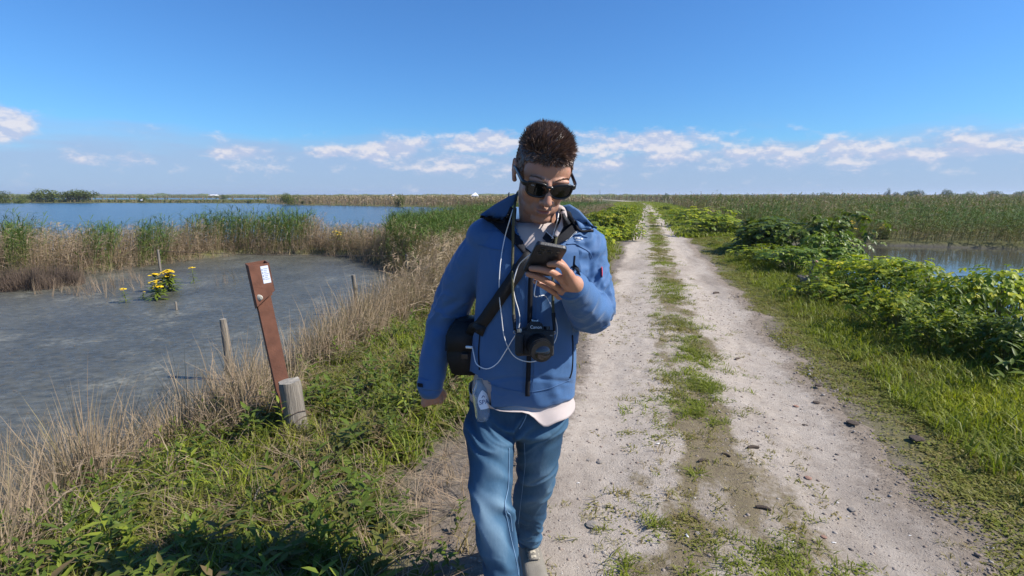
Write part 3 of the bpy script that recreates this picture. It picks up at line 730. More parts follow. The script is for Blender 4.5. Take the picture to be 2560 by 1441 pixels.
# verges ---------------------------------------------------------------
tuft = [tpl_tuft(i) for i in range(6)]; tuftL = [tpl_tuft(10 + i, .16, 12, .05, .0032, .45) for i in range(5)]
mats_ = [tpl_mat(i) for i in range(6)]; weed = [tpl_weed(i) for i in range(6)]; weedS = [tpl_weed(10 + i, .10, 9, .04, .018) for i in range(5)]
ros = [tpl_rosette(i) for i in range(5)]; farm = [tpl_tuft(30 + i, .16, 7, .25, .016, .5) for i in range(4)]
def scatter(n, s0, s1, o0, o1, pw=2.0):
    s = s0 + (s1 - s0) * rng.random(n) ** pw; o = rng.uniform(o0, o1, n); return (*xy_of(s, o), s, o)
def right_verge():
    a = []
    x, y, s, o = scatter(17000, .8, 22, 1.15, 4.4, 1.9)
    g = patch(x, y, 55, 1.6); e = sst(o + (g - .5) * 1.1, 1.35, 2.0)
    ok = rng.random(len(x)) < e; x, y, s, o, g = x[ok], y[ok], s[ok], o[ok], g[ok]; n = len(x)
    hue = np.clip(.30 + .75 * sst(patch(x, y, 57, .9), .3, .7) * sst(o, 1.6, 2.4) + rng.normal(0, .1, n), .05, 1)
    a.append(stamp(tuft, on_ground(x, y), frames(n, 1.15 + .05 * s, (.45 + 1.0 * sst(o, 1.7, 2.6)) * rng.uniform(.6, 1.3, n), (.05, 0), .15), hue, .15))
    x, y, s, o = scatter(11000, .8, 11, 1.15, 3.6, 1.7); g = patch(x, y, 55, 1.6)
    ok = rng.random(len(x)) < sst(o + (g - .5) * 1.2, 1.2, 1.8); x, y, s, o = x[ok], y[ok], s[ok], o[ok]; n = len(x)
    hue = np.clip(.30 + .7 * sst(patch(x, y, 57, .9), .3, .7) * sst(o, 1.5, 2.3) + rng.normal(0, .12, n), .05, 1)
    a.append(stamp(mats_, on_ground(x, y), frames(n, rng.uniform(.8, 1.5, n), 1.0, (0, 0), .1), hue))
    x, y, s, o = scatter(2600, 1, 14, 1.9, 4.6, 1.6); n = len(x)
    a.append(stamp(tuftL, on_ground(x, y), frames(n, 1.2, rng.uniform(.5, 1.2, n), (.1, 0), .15), np.clip(rng.normal(.62, .15, n), 0, 1), .1))
    x, y, s, o = scatter(9000, 20, 110, 1.5, 4.8, 1.6); n = len(x)
    a.append(stamp(farm, on_ground(x, y), frames(n, 1.0 + s / 30, rng.uniform(.5, 1.3, n), (0, 0), .1), np.clip(rng.normal(.6, .15, n), 0, 1)))
    plants('verge_grass', a, M_grass, 'bright low grass and clover on the verge beside the pool')
right_verge()
def left_verge():
    a, w = [], []
    def bare(x, y): return np.exp(-(((x + .30) / .36) ** 2 + ((y - 2.55) / .55) ** 2)) + .7 * np.exp(-(((x + .05) / .25) ** 2 + ((y - 3.2) / .5) ** 2))
    x, y, s, o = scatter(17000, .7, 20, -4.3, -.25, 1.8); g = patch(x, y, 65, 1.4)
    ok = (rng.random(len(x)) < sst(-o + (g - .5) * 1.2, .55, 1.25) * (1 - np.clip(bare(x, y) * 1.5, 0, .97))) & (pdist(x, y, POND) > .05); x, y, s, o = x[ok], y[ok], s[ok], o[ok]; n = len(x)
    hue = np.clip(.42 + 1.1 * (patch(x, y, 67, 1.1) - .45) + rng.normal(0, .16, n), 0, 1)
    a.append(stamp(tuft + tuftL, on_ground(x, y), frames(n, 1.1 + .04 * s, rng.uniform(.5, 1.3, n), (.06, 0), .2), hue, .15))
    x, y, s, o = scatter(7000, .7, 9, -3.9, -.35, 1.5); g = patch(x, y, 65, 1.4)
    ok = (rng.random(len(x)) < sst(-o + (g - .5) * 1.2, .5, 1.1) * (1 - np.clip(bare(x, y) * 1.4, 0, .98))) & (pdist(x, y, POND) > .1); x, y, s, o = x[ok], y[ok], s[ok], o[ok]; n = len(x)
    hue = np.clip(.5 + .7 * (patch(x, y, 77, 1.0) - .45) + rng.normal(0, .16, n), 0, 1)
    w.append(stamp(weedS + mats_, on_ground(x, y), frames(n, rng.uniform(.8, 1.5, n), rng.uniform(.7, 1.4, n), (0, 0), .15), hue))
    x, y, s, o = scatter(3000, .8, 10, -3.9, -.8, 1.4); g = patch(x, y, 85, .9)
    ok = (rng.random(len(x)) < sst(g, .38, .6) * sst(-o, .8, 1.5) * (1 - np.clip(bare(x, y) * 1.6, 0, 1))) & (pdist(x, y, POND) > .15); x, y = x[ok], y[ok]; n = len(x)
    w.append(stamp(weed + ros, on_ground(x, y), frames(n, rng.uniform(.8, 1.5, n), rng.uniform(.6, 1.25, n), (0, 0), .2), np.clip(rng.normal(.55, .2, n), .05, 1)))
    big = [tpl_weed(40 + i, .30, 15, .11, .034) for i in range(4)] + [tpl_rosette(40 + i, 9, .16, .05) for i in range(3)]
    x, y, s, o = scatter(900, .9, 6, -3.4, -.9, 1.2); g = patch(x, y, 86, 1.3)
    ok = (g > .5) & (pdist(x, y, POND) > .2) & (bare(x, y) < .25); x, y = x[ok], y[ok]; n = len(x)
    w.append(stamp(big, on_ground(x, y), frames(n, rng.uniform(.7, 1.2, n), rng.uniform(.5, 1.0, n), (0, 0), .2), np.clip(rng.normal(.5, .22, n), .05, 1)))
    x, y, s, o = scatter(8000, 18, 110, -3.4, -.65, 1.6); n = len(x)
    a.append(stamp(farm, on_ground(x, y), frames(n, 1.0 + s / 30, rng.uniform(.5, 1.3, n), (0, 0), .1), np.clip(rng.normal(.58, .15, n), 0, 1)))
    plants('bank_grass', a, M_grass, 'rough grass on the dike shoulder around the walker')
    plants('bank_weeds', w, M_weed, 'low leafy weeds on the dike shoulder around the walker')
    # dead litter lying in the grass
    x, y, s, o = scatter(2600, .8, 9, -4, -.7, 1.4); ok = pdist(x, y, POND) > -.1; x, y = x[ok], y[ok]; n = len(x)
    M = frames(n, 1, .35, (0, 0), 1.2)
    plants('straw_litter', [stamp(straw, on_ground(x, y, .02), M * .6, np.clip(rng.normal(.15, .12, n), 0, .5))], M_reed, 'dead straw lying in the grass of the dike shoulder')
left_verge()
def middle_strip():
    a = []
    s = 1.0 + 45 * rng.random(9000) ** 2.2; q = rng.normal(.02, .17 + .10 * np.exp(-((s - 2) / 1.6) ** 2), 9000); x, y = xy_of(s, OC + q)
    g = patch(x, y, 95, 2.2); ok = rng.random(9000) < sst(g, .36, .62) * .9 + .1; x, y, s, q = x[ok], y[ok], s[ok], q[ok]; n = len(x)
    z = rut_z(q, s) + .02
    hue = np.clip(.22 + .5 * sst(patch(x, y, 97, 1.2), .42, .68) + rng.normal(0, .09, n), 0, 1)
    a.append(stamp(tuft + mats_, np.stack([x, y, z], -1), frames(n, .8 + .05 * s, rng.uniform(.2, .6, n), (0, 0), .2), hue))
    # greener clumps
    for px, py, r_, m in ((1765, 975, .10, 50), (1725, 880, .12, 45), (1745, 1030, .07, 16), (1700, 810, .13, 30), (1780, 1055, .06, 12), (1735, 1192, .03, 6), (1685, 745, .14, 30), (1640, 1320, .03, 5), (1550, 1430, .05, 6), (1720, 1040, .08, 10)):
        c = gnd(px, py, .02); x = c.x + rng.normal(0, r_ * .5, m); y = c.y + rng.normal(0, r_ * .8, m)
        a.append(stamp(tuftL, np.stack([x, y, np.full(m, .02)], -1), frames(m, .8, rng.uniform(.15, .38, m), (0, 0), .25), np.clip(rng.normal(.55, .12, m), 0, 1)))
    # scattered dry specks of moss in the ruts
    s = 1.1 + 8 * rng.random(1500) ** 1.6; q = rng.uniform(-1.05, 1.0, 1500); x, y = xy_of(s, OC + q); g = patch(x, y, 99, 3.0); ok = g > .60; x, y, s, q = x[ok], y[ok], s[ok], q[ok]; n = len(x)
    a.append(stamp(tuft, np.stack([x, y, rut_z(q, s) + .02], -1), frames(n, .6, rng.uniform(.15, .35, n), (0, 0), .3), np.clip(rng.normal(.14, .1, n), 0, .5)))
    plants('track_moss', a, M_grass, 'sparse moss and grass along the middle of the track')
middle_strip()
# ------------------------------------------------------------------ shrubs, flowers and trees
LEAFY_STOPS = [(0, (.10, .16, .020)), (.45, (.22, .285, .024)), (.8, (.40, .42, .025)), (1, (.50, .46, .03))]
DARK_STOPS = [(0, (.075, .125, .018)), (.5, (.135, .20, .022)), (1, (.25, .30, .028))]
M_leafy = mat_plant('yellow_green_leaf', LEAFY_STOPS, .5, .32, .2, True)
M_dark = mat_plant('dark_green_leaf', DARK_STOPS, .42, .28, .25, True)
M_stem = mat_simple('green_stem', (.13, .14, .05), .6, 0, 0, 0, .3, 15)
M_twig = mat_simple('brown_twig', (.11, .08, .055), .85, 0, .4, 80, .3, 20)
def shrub_meshes(seed, rad=.55, H=.9, ncomp=330, lf=.075):
    """a mound of compound leaves on arching stalks: (crown, stalks)"""
    r = np.random.default_rng(seed); V, T, C = [], [], []; n = 0; SV, SF = [], []
    lobes = [(r.normal(0, rad * .55), r.normal(0, rad * .45), H * r.uniform(.55, .92), rad * r.uniform(.38, .62)) for _ in range(8)] + [(0, 0, H * .8, rad * .6)]
    for i in range(ncomp):
        lx, ly, lz, lr = lobes[r.integers(len(lobes))]
        d = r.normal(0, 1, 3); d[2] = abs(d[2]) * (1.0 if r.random() < .75 else -.4); d /= np.linalg.norm(d)
        p = np.array([lx, ly, lz - lr * .8]) + d * lr * r.uniform(.75, 1.08); p[2] = max(.06, p[2])
        out = np.array([p[0], p[1], .0]); out = out / (np.linalg.norm(out) + 1e-6); a = math.atan2(d[1] + out[1] * .3, d[0] + out[0] * .3) + r.normal(0, .4)
        tiltu = r.uniform(-.1, .55) + .25 * (1 - d[2]); base = rotz(a) @ roty(tiltu); k = r.uniform(.7, 1.25) * (1.0 if d[2] > 0 else .8); tn = np.clip(r.normal(.45, .28), 0, 1)
        for ang, dist, sz in ((0, .055, 1.0), (1.0, .035, .85), (-1.0, .035, .85), (.75, .0, .7), (-.75, .0, .7)):
            v, t = leaf(lf * k * sz, lf * .62 * k * sz, .30, r.uniform(.1, .5), True)
            v = v + np.array([0, 0, 0.]); v = v @ (rotz(ang) @ rotx(r.normal(0, .2))).T + np.array([dist * k, 0, 0])
            v = v @ base.T + p; V.append(v); T.append(t + n); n += len(v); C.append(np.full(len(v), np.clip(tn + r.normal(0, .06), 0, 1)))
        if i % 9 == 0:
            q = np.array([p[0] * .25, p[1] * .25, 0]); m = (q + p) / 2 + np.array([0, 0, .12 * H]); sv, sf = tube([q, m, p], lambda t: .009 * (1 - .6 * t), 5, False, 3); b = len(SV); SV += sv; SF += [tuple(x + b for x in f) for f in sf]
    return np_mesh('crown', np.concatenate(V), np.concatenate(T), True, np.concatenate(C)), py_mesh('stem', SV, SF, True)
SH = [shrub_meshes(100 + i) for i in range(5)]; SHD = [shrub_meshes(200 + i, .62, 1.0, 420, .08) for i in range(3)]
for a, b in SH: a.materials.append(M_leafy); b.materials.append(M_stem)
for a, b in SHD: a.materials.append(M_dark); b.materials.append(M_stem)
def shrub(px, base_py, w_px, top_py, label, dark=False, z0=-.08, k=0, group='leafy shrubs along the track', lab_share=None):
    g = gnd(px, base_py, z0); dep = proj(np.array([g]))[2][0]; g.z = hz(g.x, g.y) - .02
    W = w_px * dep / FPX; Hh = max(.25, un(px, top_py, g.y).z - g.z)
    crown, stem = (SHD if dark else SH)[k % (3 if dark else 5)]
    root = empty('leafy_shrub', g, random.uniform(0, 6.28)); s = W / (.92 if dark else .82); root.scale = (s, s, Hh / (.84 if dark else .80))
    tag(root, label, 'shrub', group)
    for nm, me in (('crown', crown), ('stem', stem)):
        o = bpy.data.objects.new(nm, me); COL.objects.link(o); o.parent = root
    return root
ROW = [ # px, base, width, top, dark, label
    (1480, 640, 90, 566, 0, 'yellow-green shrub close behind the walker\'s bent arm'),
    (1500, 604, 90, 528, 0, 'leafy shrub behind the walker\'s shoulder on the inner verge'),
    (1546, 606, 66, 556, 0, 'low leafy mound at the grass edge behind the walker\'s shoulder'),
    (1535, 575, 80, 515, 0, 'leafy shrub farther along the inner verge beside the track'),
    (1568, 558, 44, 511, 0, 'farthest leafy shrub on the inner verge by the wheel rut'),
    (1662, 531, 30, 514, 0, 'tiny far shrub on the outer verge near the bend of the track'),
    (1700, 545, 46, 522, 0, 'small shrub on the outer verge before the bend'),
    (1738, 572, 100, 520, 0, 'yellow-green shrub on the outer verge, first of the larger row'),
    (1792, 592, 110, 536, 0, 'yellow-green shrub left of the dark glossy mounds'),
    (1915, 640, 160, 545, 1, 'dark glossy shrub mound on the outer verge'),
    (2025, 650, 170, 543, 1, 'biggest dark green shrub beside the yellow iris patch'),
    (1862, 628, 100, 598, 0, 'low bright yellow-green cushion under the dark shrub'),
    (2066, 668, 110, 585, 1, 'dark shrub at the corner of the brown pool'),
    (1985, 692, 130, 618, 1, 'mid-green shrub in front of the biggest dark one'),
    (1905, 668, 90, 612, 0, 'small green shrub at the verge side of the dark mound'),
    (2140, 742, 150, 640, 0, 'leafy shrub behind the goose at the pool edge'),
    (2206, 768, 120, 648, 0, 'flat-topped shrub against the pool water'),
    (2076, 768, 100, 704, 0, 'low yellow-green cushion on the grass near the goose'),
    (2296, 800, 150, 662, 0, 'tall yellow-green shrub standing before the open water'),
    (2366, 838, 130, 684, 0, 'arching yellow-green shrub over the pool edge'),
    (2240, 850, 130, 728, 0, 'ragged green shrub behind the tall weeds'),
    (2490, 850, 170, 672, 0, 'umbrella-shaped green shrub at the picture\'s edge'),
    (2556, 830, 120, 690, 0, 'leafy shrub cut off by the right picture edge'),
    (2400, 902, 120, 776, 0, 'leafy shrub among the willowherb stems'),
    (2520, 945, 150, 800, 1, 'dark leafy shrub low at the picture\'s edge'),
]
for k, (px, b, w, t, dk, lab) in enumerate(ROW): shrub(px, b, w, t, lab, bool(dk), k=k)

def weed_mesh(seed, H=.6):
    t = tpl_weed(seed, H, 26, .13, .032); me = np_mesh('leafy_stem', t.V, t.T, True, np.clip(.45 + .35 * np.random.default_rng(seed).random(len(t.V)), 0, 1)); return me
WD = [weed_mesh(300 + i) for i in range(4)]
for m_ in WD: m_.materials.append(M_weed)
k = 0
for px, py, n, sp, where in ((2330, 890, 11, 90, 'in the dense stand before the arching shrub'), (2440, 920, 9, 70, 'in the near stand by the right picture edge'), (2250, 840, 6, 50, 'before the ragged green shrub'), (2080, 735, 4, 60, 'next to the goose'), (2022, 752, 4, 26, 'in front of the goose'), (1960, 672, 4, 60, 'under the dark glossy mounds'), (2180, 795, 4, 40, 'below the flat-topped shrub'), (2520, 965, 4, 50, 'at the foot of the dark edge shrub')):
    for i in range(n):
        g = gnd(px + random.gauss(0, sp * .5), py + random.gauss(0, 14), -.05); g.z = hz(g.x, g.y) - .01
        o = link('willowherb', WD[k % 4]); k += 1; o.location = g; o.rotation_euler = (random.gauss(0, .12), random.gauss(0, .12), random.uniform(0, 6.28)); s = random.uniform(.75, 1.15); o.scale = (s, s, s * random.uniform(.8, 1.1))
        tag(o, 'upright willowherb stem with narrow leaves ' + where, 'plant', 'willowherb stems along the pool side')

# yellow marsh flowers: leafy stem with a flat flower head
M_yellow = mat_simple('yellow_petal', (.85, .58, .01), .6, 0, 0, 0, .15, 60)
def flower_plant(px, py, top_py, heads, label, stems=1, wid=1.0, z=ZW, group='yellow flowering marsh plants'):
    g = gnd(px, py, z); dep = proj(np.array([g]))[2][0]; H = (py - top_py) * dep / FPX
    root = empty('yellow_marsh_flower', g); tag(root, label, 'plant', group); r = np.random.default_rng(int(px * 7 + py))
    for s_ in range(stems):
        off = np.array([r.normal(0, .05), r.normal(0, .05), -.02]) * (stems > 1); h = H * (1 if s_ == 0 else r.uniform(.6, .95)); o_ = Vector((g.x + off[0], g.y + off[1], g.z - .02))
        top = o_ + Vector((r.normal(0, .03), r.normal(0, .03), h * .9))
        st = tube_obj('stem', [o_, (o_ + top) / 2 + Vector((r.normal(0, .01), 0, 0)), top], lambda t: .008 - .004 * t, M_stem, root, 6, 3)
        tp = Tpl()
        for i in range(20):
            z_ = .08 + .85 * i / 20; v, f = leaf(.17 * wid * (1.1 - .6 * z_) * r.uniform(.7, 1.2), .034 * wid, .3, r.uniform(.2, .6)); v = v @ (rotz(i * 2.4 + r.normal(0, .3)) @ roty(-r.uniform(.1, .7))).T + np.array(o_.lerp(top, z_)); tp.add(v, f)
        tp.done(); link('leaf', np_mesh('leaf', tp.V, tp.T, True, np.clip(r.normal(.75, .15, len(tp.V)), 0, 1)), M_weed, root)['kind'] = 'stuff'
        V, T = [], []; n = 0
        for i in range(heads):
            a = r.uniform(0, 6.28); q = r.uniform(0, .075) * wid; c = np.array(top) + np.array([q * math.cos(a), q * math.sin(a), .02 - q * .35 + r.uniform(0, .012)])
            k_ = 7; V.append(c + np.array([0, 0, .004])); 
            for j in range(k_): V.append(c + .030 * np.array([math.cos(6.283 * j / k_), math.sin(6.283 * j / k_), r.uniform(-.3, .2)]))
            T += [(n, n + 1 + j, n + 1 + (j + 1) % k_) for j in range(k_)]; n += k_ + 1
        link('flower_head', np_mesh('flower_head', np.array(V), np.array(T)), M_yellow, root)['kind'] = 'stuff'
flower_plant(420, 728, 668, 30, 'tallest and fullest clump of yellow flowers in the mud pond', 6, 1.6)
flower_plant(390, 750, 696, 16, 'yellow-flowered plant just in front of the fullest clump', 3, 1.3)
flower_plant(486, 708, 664, 10, 'single yellow-flowered stem nearest the rusty post', 1, .9)
flower_plant(315, 757, 717, 9, 'short single yellow-flowered stem farthest left in the mud', 1, .8)
flower_plant(356, 746, 730, 1, 'stunted leafy seedling beside the yellow flowers', 1, .6)
for px, py, top, lab in ((2125, 600, 548, 'yellow iris clump in the reeds left of its neighbours'), (2150, 598, 540, 'tallest yellow iris clump in the reeds by the pool'), (2205, 604, 556, 'yellow iris clump at the reed edge right of the tallest'), (2050, 588, 548, 'yellow flowers peeping over the dark shrubs')):
    flower_plant(px, py, top, 16, lab, 5, 2.2, -.40, 'yellow irises in the reed bed')
flower_plant(846, 628, 572, 16, 'yellow flowering clump in the reed belt behind the mud pond', 5, 2.2, -.40)

# broad-leaved dock plant in the near left grass
def dock():
    g = gnd(96, 1375, -.30); g.z = hz(g.x, g.y); t = tpl_rosette(77, 9, .20, .07)
    o = link('broad_leaved_plant', np_mesh('broad_leaved_plant', t.V, t.T, True, np.full(len(t.V), .95)), M_weed); o.location = g
    tag(o, 'bright broad-leaved plant in the grass of the near bank', 'plant')
dock()
# dark brown thorny bush at the pond's left edge
def brown_bush():
    g = gnd(95, 716, ZW); r = np.random.default_rng(9); root = empty('brown_bush', g); tag(root, 'dead brown twiggy bush at the edge of the mud pond', 'bush')
    V, T = [], []; n = 0
    for i in range(2600):
        a = r.uniform(0, 6.28); rr = r.random() ** .5 * .75; h = .62 * math.sqrt(max(.02, 1 - (rr / .85) ** 2)) * r.uniform(.5, 1.05)
        p = np.array([g.x + rr * math.cos(a) * 1.15, g.y + rr * math.sin(a), g.z - .02]); d = np.array([r.normal(.05, .16) + .15 * math.cos(a), r.normal(0, .16) + .15 * math.sin(a), 1.0])
        v, t = ribbon([p, p + d * h * .5, p + d * h + r.normal(0, .03, 3)], [.004, .003, 0], np.array([math.cos(a * 3), math.sin(a * 3), 0])); V.append(v); T.append(t + n); n += len(v)
    link('twigs', np_mesh('twigs', np.concatenate(V), np.concatenate(T)), mat_simple('dead_twig', (.085, .058, .04), .9, 0, 0, 0, .35, 6), root)['kind'] = 'stuff'
brown_bush()

# bushes on the far shore
def bush_mesh(seed, n=2600, lf=.22, lobes=9, flat=.75):
    r = np.random.default_rng(seed); V, T, C = [], [], []; k = 0
    L_ = [(r.uniform(-.75, .75), r.uniform(-.4, .4), r.uniform(.12, .55), r.uniform(.34, .5)) for _ in range(lobes)]
    for i in range(n):
        lx, ly, lz, lr = L_[r.integers(lobes)]; d = r.normal(0, 1, 3); d[2] = abs(d[2]) - .5; d /= np.linalg.norm(d); p = np.array([lx, ly, lz]) + d * lr * r.uniform(.7, 1.05) * np.array([1, 1, flat]); p[2] = max(0, p[2])
        v, t = leaf(lf * r.uniform(.5, 1.2) * .4, lf * .22, .3, .3); v = v @ (rotz(r.uniform(0, 6.28)) @ roty(r.uniform(-.9, .9))).T + p
        V.append(v); T.append(t + k); k += len(v); C.append(np.full(len(v), r.random()))
    return np_mesh('crown', np.concatenate(V), np.concatenate(T), True, np.concatenate(C))
BU = [bush_mesh(400 + i) for i in range(4)]
M_far = mat_plant('far_bush_leaf', [(0, (.075, .10, .02)), (.5, (.13, .16, .028)), (1, (.19, .21, .04))], .7, .15, .1, True)
for m_ in BU: m_.materials.append(M_far)
def far_bush(px, Y, w_px, top_py, base_py, label, k=0, name='bush', group='bushes on the far shores', cat='bush'):
    g = un(px, base_py, Y); z = hz(g.x, g.y); x = g.x; W = w_px / FPX * Y; top = un(px, top_py, Y).z
    root = empty(name, (x, Y, z - .05), random.uniform(-.3, .3)); root.scale = (W / 2.1, W / 2.1, max(.3, (top - z)) / .80); tag(root, label, cat, group)
    o = bpy.data.objects.new('crown', BU[k % 4]); COL.objects.link(o); o.parent = root
    v, f = tube([(0, 0, 0), (.05, 0, .2), (.02, .0, .45)], .05, 6); tr = link('trunk', py_mesh('trunk', v, f), M_twig); tr.parent = root
for k, (px, Y, w, t, b, lab) in enumerate((
    (-6, 124, 66, 474, 505, 'big willow bush cut off by the left picture edge'), (46, 122, 34, 489, 507, 'small dark willow at the waterline between two big ones'),
    (130, 132, 110, 473, 503, 'left half of the broad willow clump on the spit'), (196, 132, 104, 475, 503, 'right half of the broad willow clump on the spit'),
    (70, 170, 60, 487, 500, 'pale bush behind the spit between the willows'), (355, 134, 32, 487, 503, 'round lone bush on the spit'), (722, 104, 48, 482, 506, 'loose bush where the spit meets the reed shore'),
    (757, 103, 14, 501, 511, 'knee-high bush at the waterline'), (778, 103, 10, 501, 510, 'tiny bush at the waterline next to the knee-high one'), (998, 88, 26, 485, 511, 'bush on the pale reed shore'), (560, 215, 18, 486, 497, 'lone small tree far behind the spit'), (810, 240, 22, 486, 496, 'low bush behind the reed shore'), (625, 124, 12, 497, 506, 'scrubby bush on the low spit'),
    (2218, 260, 15, 471, 486, 'dark upright tree on the right horizon'), (2240, 250, 20, 480, 488, 'low bush beside the dark upright tree'), (2285, 250, 60, 476, 489, 'broad bush on the right horizon'), (2370, 240, 36, 473, 488, 'round bush standing highest on the right horizon'), (2418, 250, 44, 478, 489, 'flat bush on the right horizon'), (2485, 250, 46, 477, 489, 'bush near the right end of the horizon'), (2555, 240, 40, 477, 489, 'last bush on the right horizon'), (2065, 300, 26, 480, 488, 'dark low bush on the horizon above the biggest shrub'), (2030, 300, 8, 482, 488, 'tiny tree on the horizon'), (1665, 290, 8, 482, 489, 'small tree on the horizon by the track\'s end'))):
    far_bush(px, Y, w, t, b, lab, k)
# the line of woods on the horizon, one mass
def horizon_woods():
    V, T, C = [], [], []; n = 0; r = np.random.default_rng(31)
    for az0, az1, N, D, hm in ((-52, 52, 3800, 900, 4.0), (-30, 10, 900, 620, 2.6), (5, 20, 420, 420, 2.2)):
        for i in range(N):
            a = R(r.uniform(az0, az1)); D_ = D * r.uniform(.92, 1.15); h = hm * (.35 + .65 * float(vnoise(np.array([[a * 70, .3]]), 3)[0]) * (.4 + .8 * float(vnoise(np.array([[a * 14, 7.]]), 5)[0])))
            w = D * .006 * r.uniform(.4, 1.2); c = np.array([D_ * math.sin(a), D_ * math.cos(a), -.4]); s = np.array([math.cos(a), -math.sin(a), 0]) * w
            z = np.array([0, 0, h * r.uniform(.6, 1.1)]); d = np.array([math.sin(a), math.cos(a), 0]) * w
            V.append(np.array([c - s, c + s, c + s * .7 + z * .75, c + z + d * .3, c - s * .8 + z * .7, c + d + z * .5])); T.append(np.array([(0, 1, 2), (0, 2, 4), (2, 3, 4), (0, 5, 4), (1, 5, 2), (2, 5, 3), (3, 5, 4)]) + n); n += 6; C.append(np.full(6, r.random()))
    tag(link('distant_woods', np_mesh('distant_woods', np.concatenate(V), np.concatenate(T), False, np.concatenate(C)), M_far), 'thin dark line of woods along the horizon', kind='stuff')
horizon_woods()
# ------------------------------------------------------------------ the walker
def sphere_vf(c, r, rot=None, nu=20, nv=14):
    V, Fs = [], []
    for i in range(1, nv):
        th = math.pi * i / nv
        for j in range(nu):
            ph = 2 * math.pi * j / nu
            p = Vector((math.sin(th) * math.cos(ph) * r[0], math.sin(th) * math.sin(ph) * r[1], math.cos(th) * r[2]))
            if rot is not None: p = rot @ p
            V.append(p + Vector(c))
    top = len(V); a = Vector((0, 0, r[2])); b = Vector((0, 0, -r[2]))
    if rot is not None: a = rot @ a; b = rot @ b
    V += [a + Vector(c), b + Vector(c)]
    for i in range(nv - 2):
        for j in range(nu):
            Fs.append((i * nu + j, i * nu + (j + 1) % nu, (i + 1) * nu + (j + 1) % nu, (i + 1) * nu + j))
    for j in range(nu):
        Fs.append((top, (j + 1) % nu, j)); Fs.append((top + 1, (nv - 2) * nu + j, (nv - 2) * nu + (j + 1) % nu))
    return V, [f[::-1] for f in Fs]
def capsule(pts, radii, k=5, n=16):
    """tapered limb through pts, radii per pt (each a number or an (rx, ry) pair is averaged)"""
    P = [Vector((*p, r)) for p, r in zip(pts, radii)] if False else None
    Q = spline([Vector(p) for p in pts], k); m = len(Q); rs = np.interp(np.linspace(0, len(pts) - 1, m), range(len(pts)), radii)
    parts = [tube(Q, lambda t: float(np.interp(t, np.linspace(0, 1, m), rs)), n, True)]
    parts.append(sphere_vf(Q[0], (rs[0],) * 3)); parts.append(sphere_vf(Q[-1], (rs[-1],) * 3))
    return merge(parts)
def loft(rings, n=40):
    """rings: (centre, ex, ey, rx, ry, power); closed ends"""
    V, Fs = [], []
    for c, ex, ey, rx, ry, pw in rings:
        for k in range(n):
            a = 2 * math.pi * k / n; ca, sa = math.cos(a), math.sin(a)
            V.append(Vector(c) + Vector(ex) * (rx * math.copysign(abs(ca) ** (2 / pw), ca)) + Vector(ey) * (ry * math.copysign(abs(sa) ** (2 / pw), sa)))
    m = len(rings)
    for i in range(m - 1):
        for k in range(n): Fs.append((i * n + k, i * n + (k + 1) % n, (i + 1) * n + (k + 1) % n, (i + 1) * n + k))
    Fs.append(tuple(range(n))[::-1]); Fs.append(tuple((m - 1) * n + k for k in range(n)))
    return V, Fs
def remesh(name, parts, voxel, smooth=6, fac=.5):
    V, Fs = merge(parts)
    me = py_mesh(name + '_tmp', V, Fs); bm = bmesh.new(); bm.from_mesh(me); bmesh.ops.recalc_face_normals(bm, faces=bm.faces); bm.to_mesh(me); bm.free()
    o = bpy.data.objects.new(name + '_tmp', me); COL.objects.link(o)
    md = o.modifiers.new('r', 'REMESH'); md.mode = 'VOXEL'; md.voxel_size = voxel; md.adaptivity = 0
    if smooth: ms = o.modifiers.new('s', 'SMOOTH'); ms.iterations = smooth; ms.factor = fac
    dg = bpy.context.evaluated_depsgraph_get(); out = bpy.data.meshes.new_from_object(o.evaluated_get(dg)); out.name = name
    bpy.data.objects.remove(o); bpy.data.meshes.remove(me)
    out.polygons.foreach_set('use_smooth', np.ones(len(out.polygons), bool))
    return out
def co(me):
    a = np.empty(len(me.vertices) * 3, np.float32); me.vertices.foreach_get('co', a); return a.reshape(-1, 3).astype(float)
def nrm(me):
    a = np.empty(len(me.vertices) * 3, np.float32); me.vertices.foreach_get('normal', a); return a.reshape(-1, 3).astype(float)
def set_co(me, V): me.vertices.foreach_set('co', np.asarray(V, np.float32).ravel()); me.update()
def set_attr(me, name, v):
    a = me.attributes.new(name, 'FLOAT', 'POINT'); a.data.foreach_set('value', np.asarray(v, np.float32).ravel())
def seg_t(P, A, B):
    """parameter along segment A-B and distance from it"""
    A = np.array(A); B = np.array(B); d = B - A; t = np.clip(((P - A) @ d) / (d @ d), -.3, 1.3); return t, np.linalg.norm(P - A - t[:, None] * d, axis=1)
def bvh_of(*meshes):
    V, Fs = [], []
    for me in meshes:
        b = len(V); V += [v.co.copy() for v in me.vertices]; Fs += [tuple(i + b for i in p.vertices) for p in me.polygons]
    return BVHTree.FromPolygons(V, Fs)
def hit(bvh, px, py, off=0.0, fallback=1.55):
    """surface point of the clothing under a photo position, lifted off it by «off»"""
    d = ray(px, py).normalized(); p, n, i, t = bvh.ray_cast(Vector((0, 0, CAMH)), d)
    if p is None: return un(px, py, fallback)
    return p + (n * .5 - d * .5).normalized() * off
def path_on(bvh, pxs, off, k=6, fallback=1.55):
    pts = spline([Vector((x, y, 0)) for x, y in pxs], k)
    return [hit(bvh, p.x, p.y, off, fallback) for p in pts]
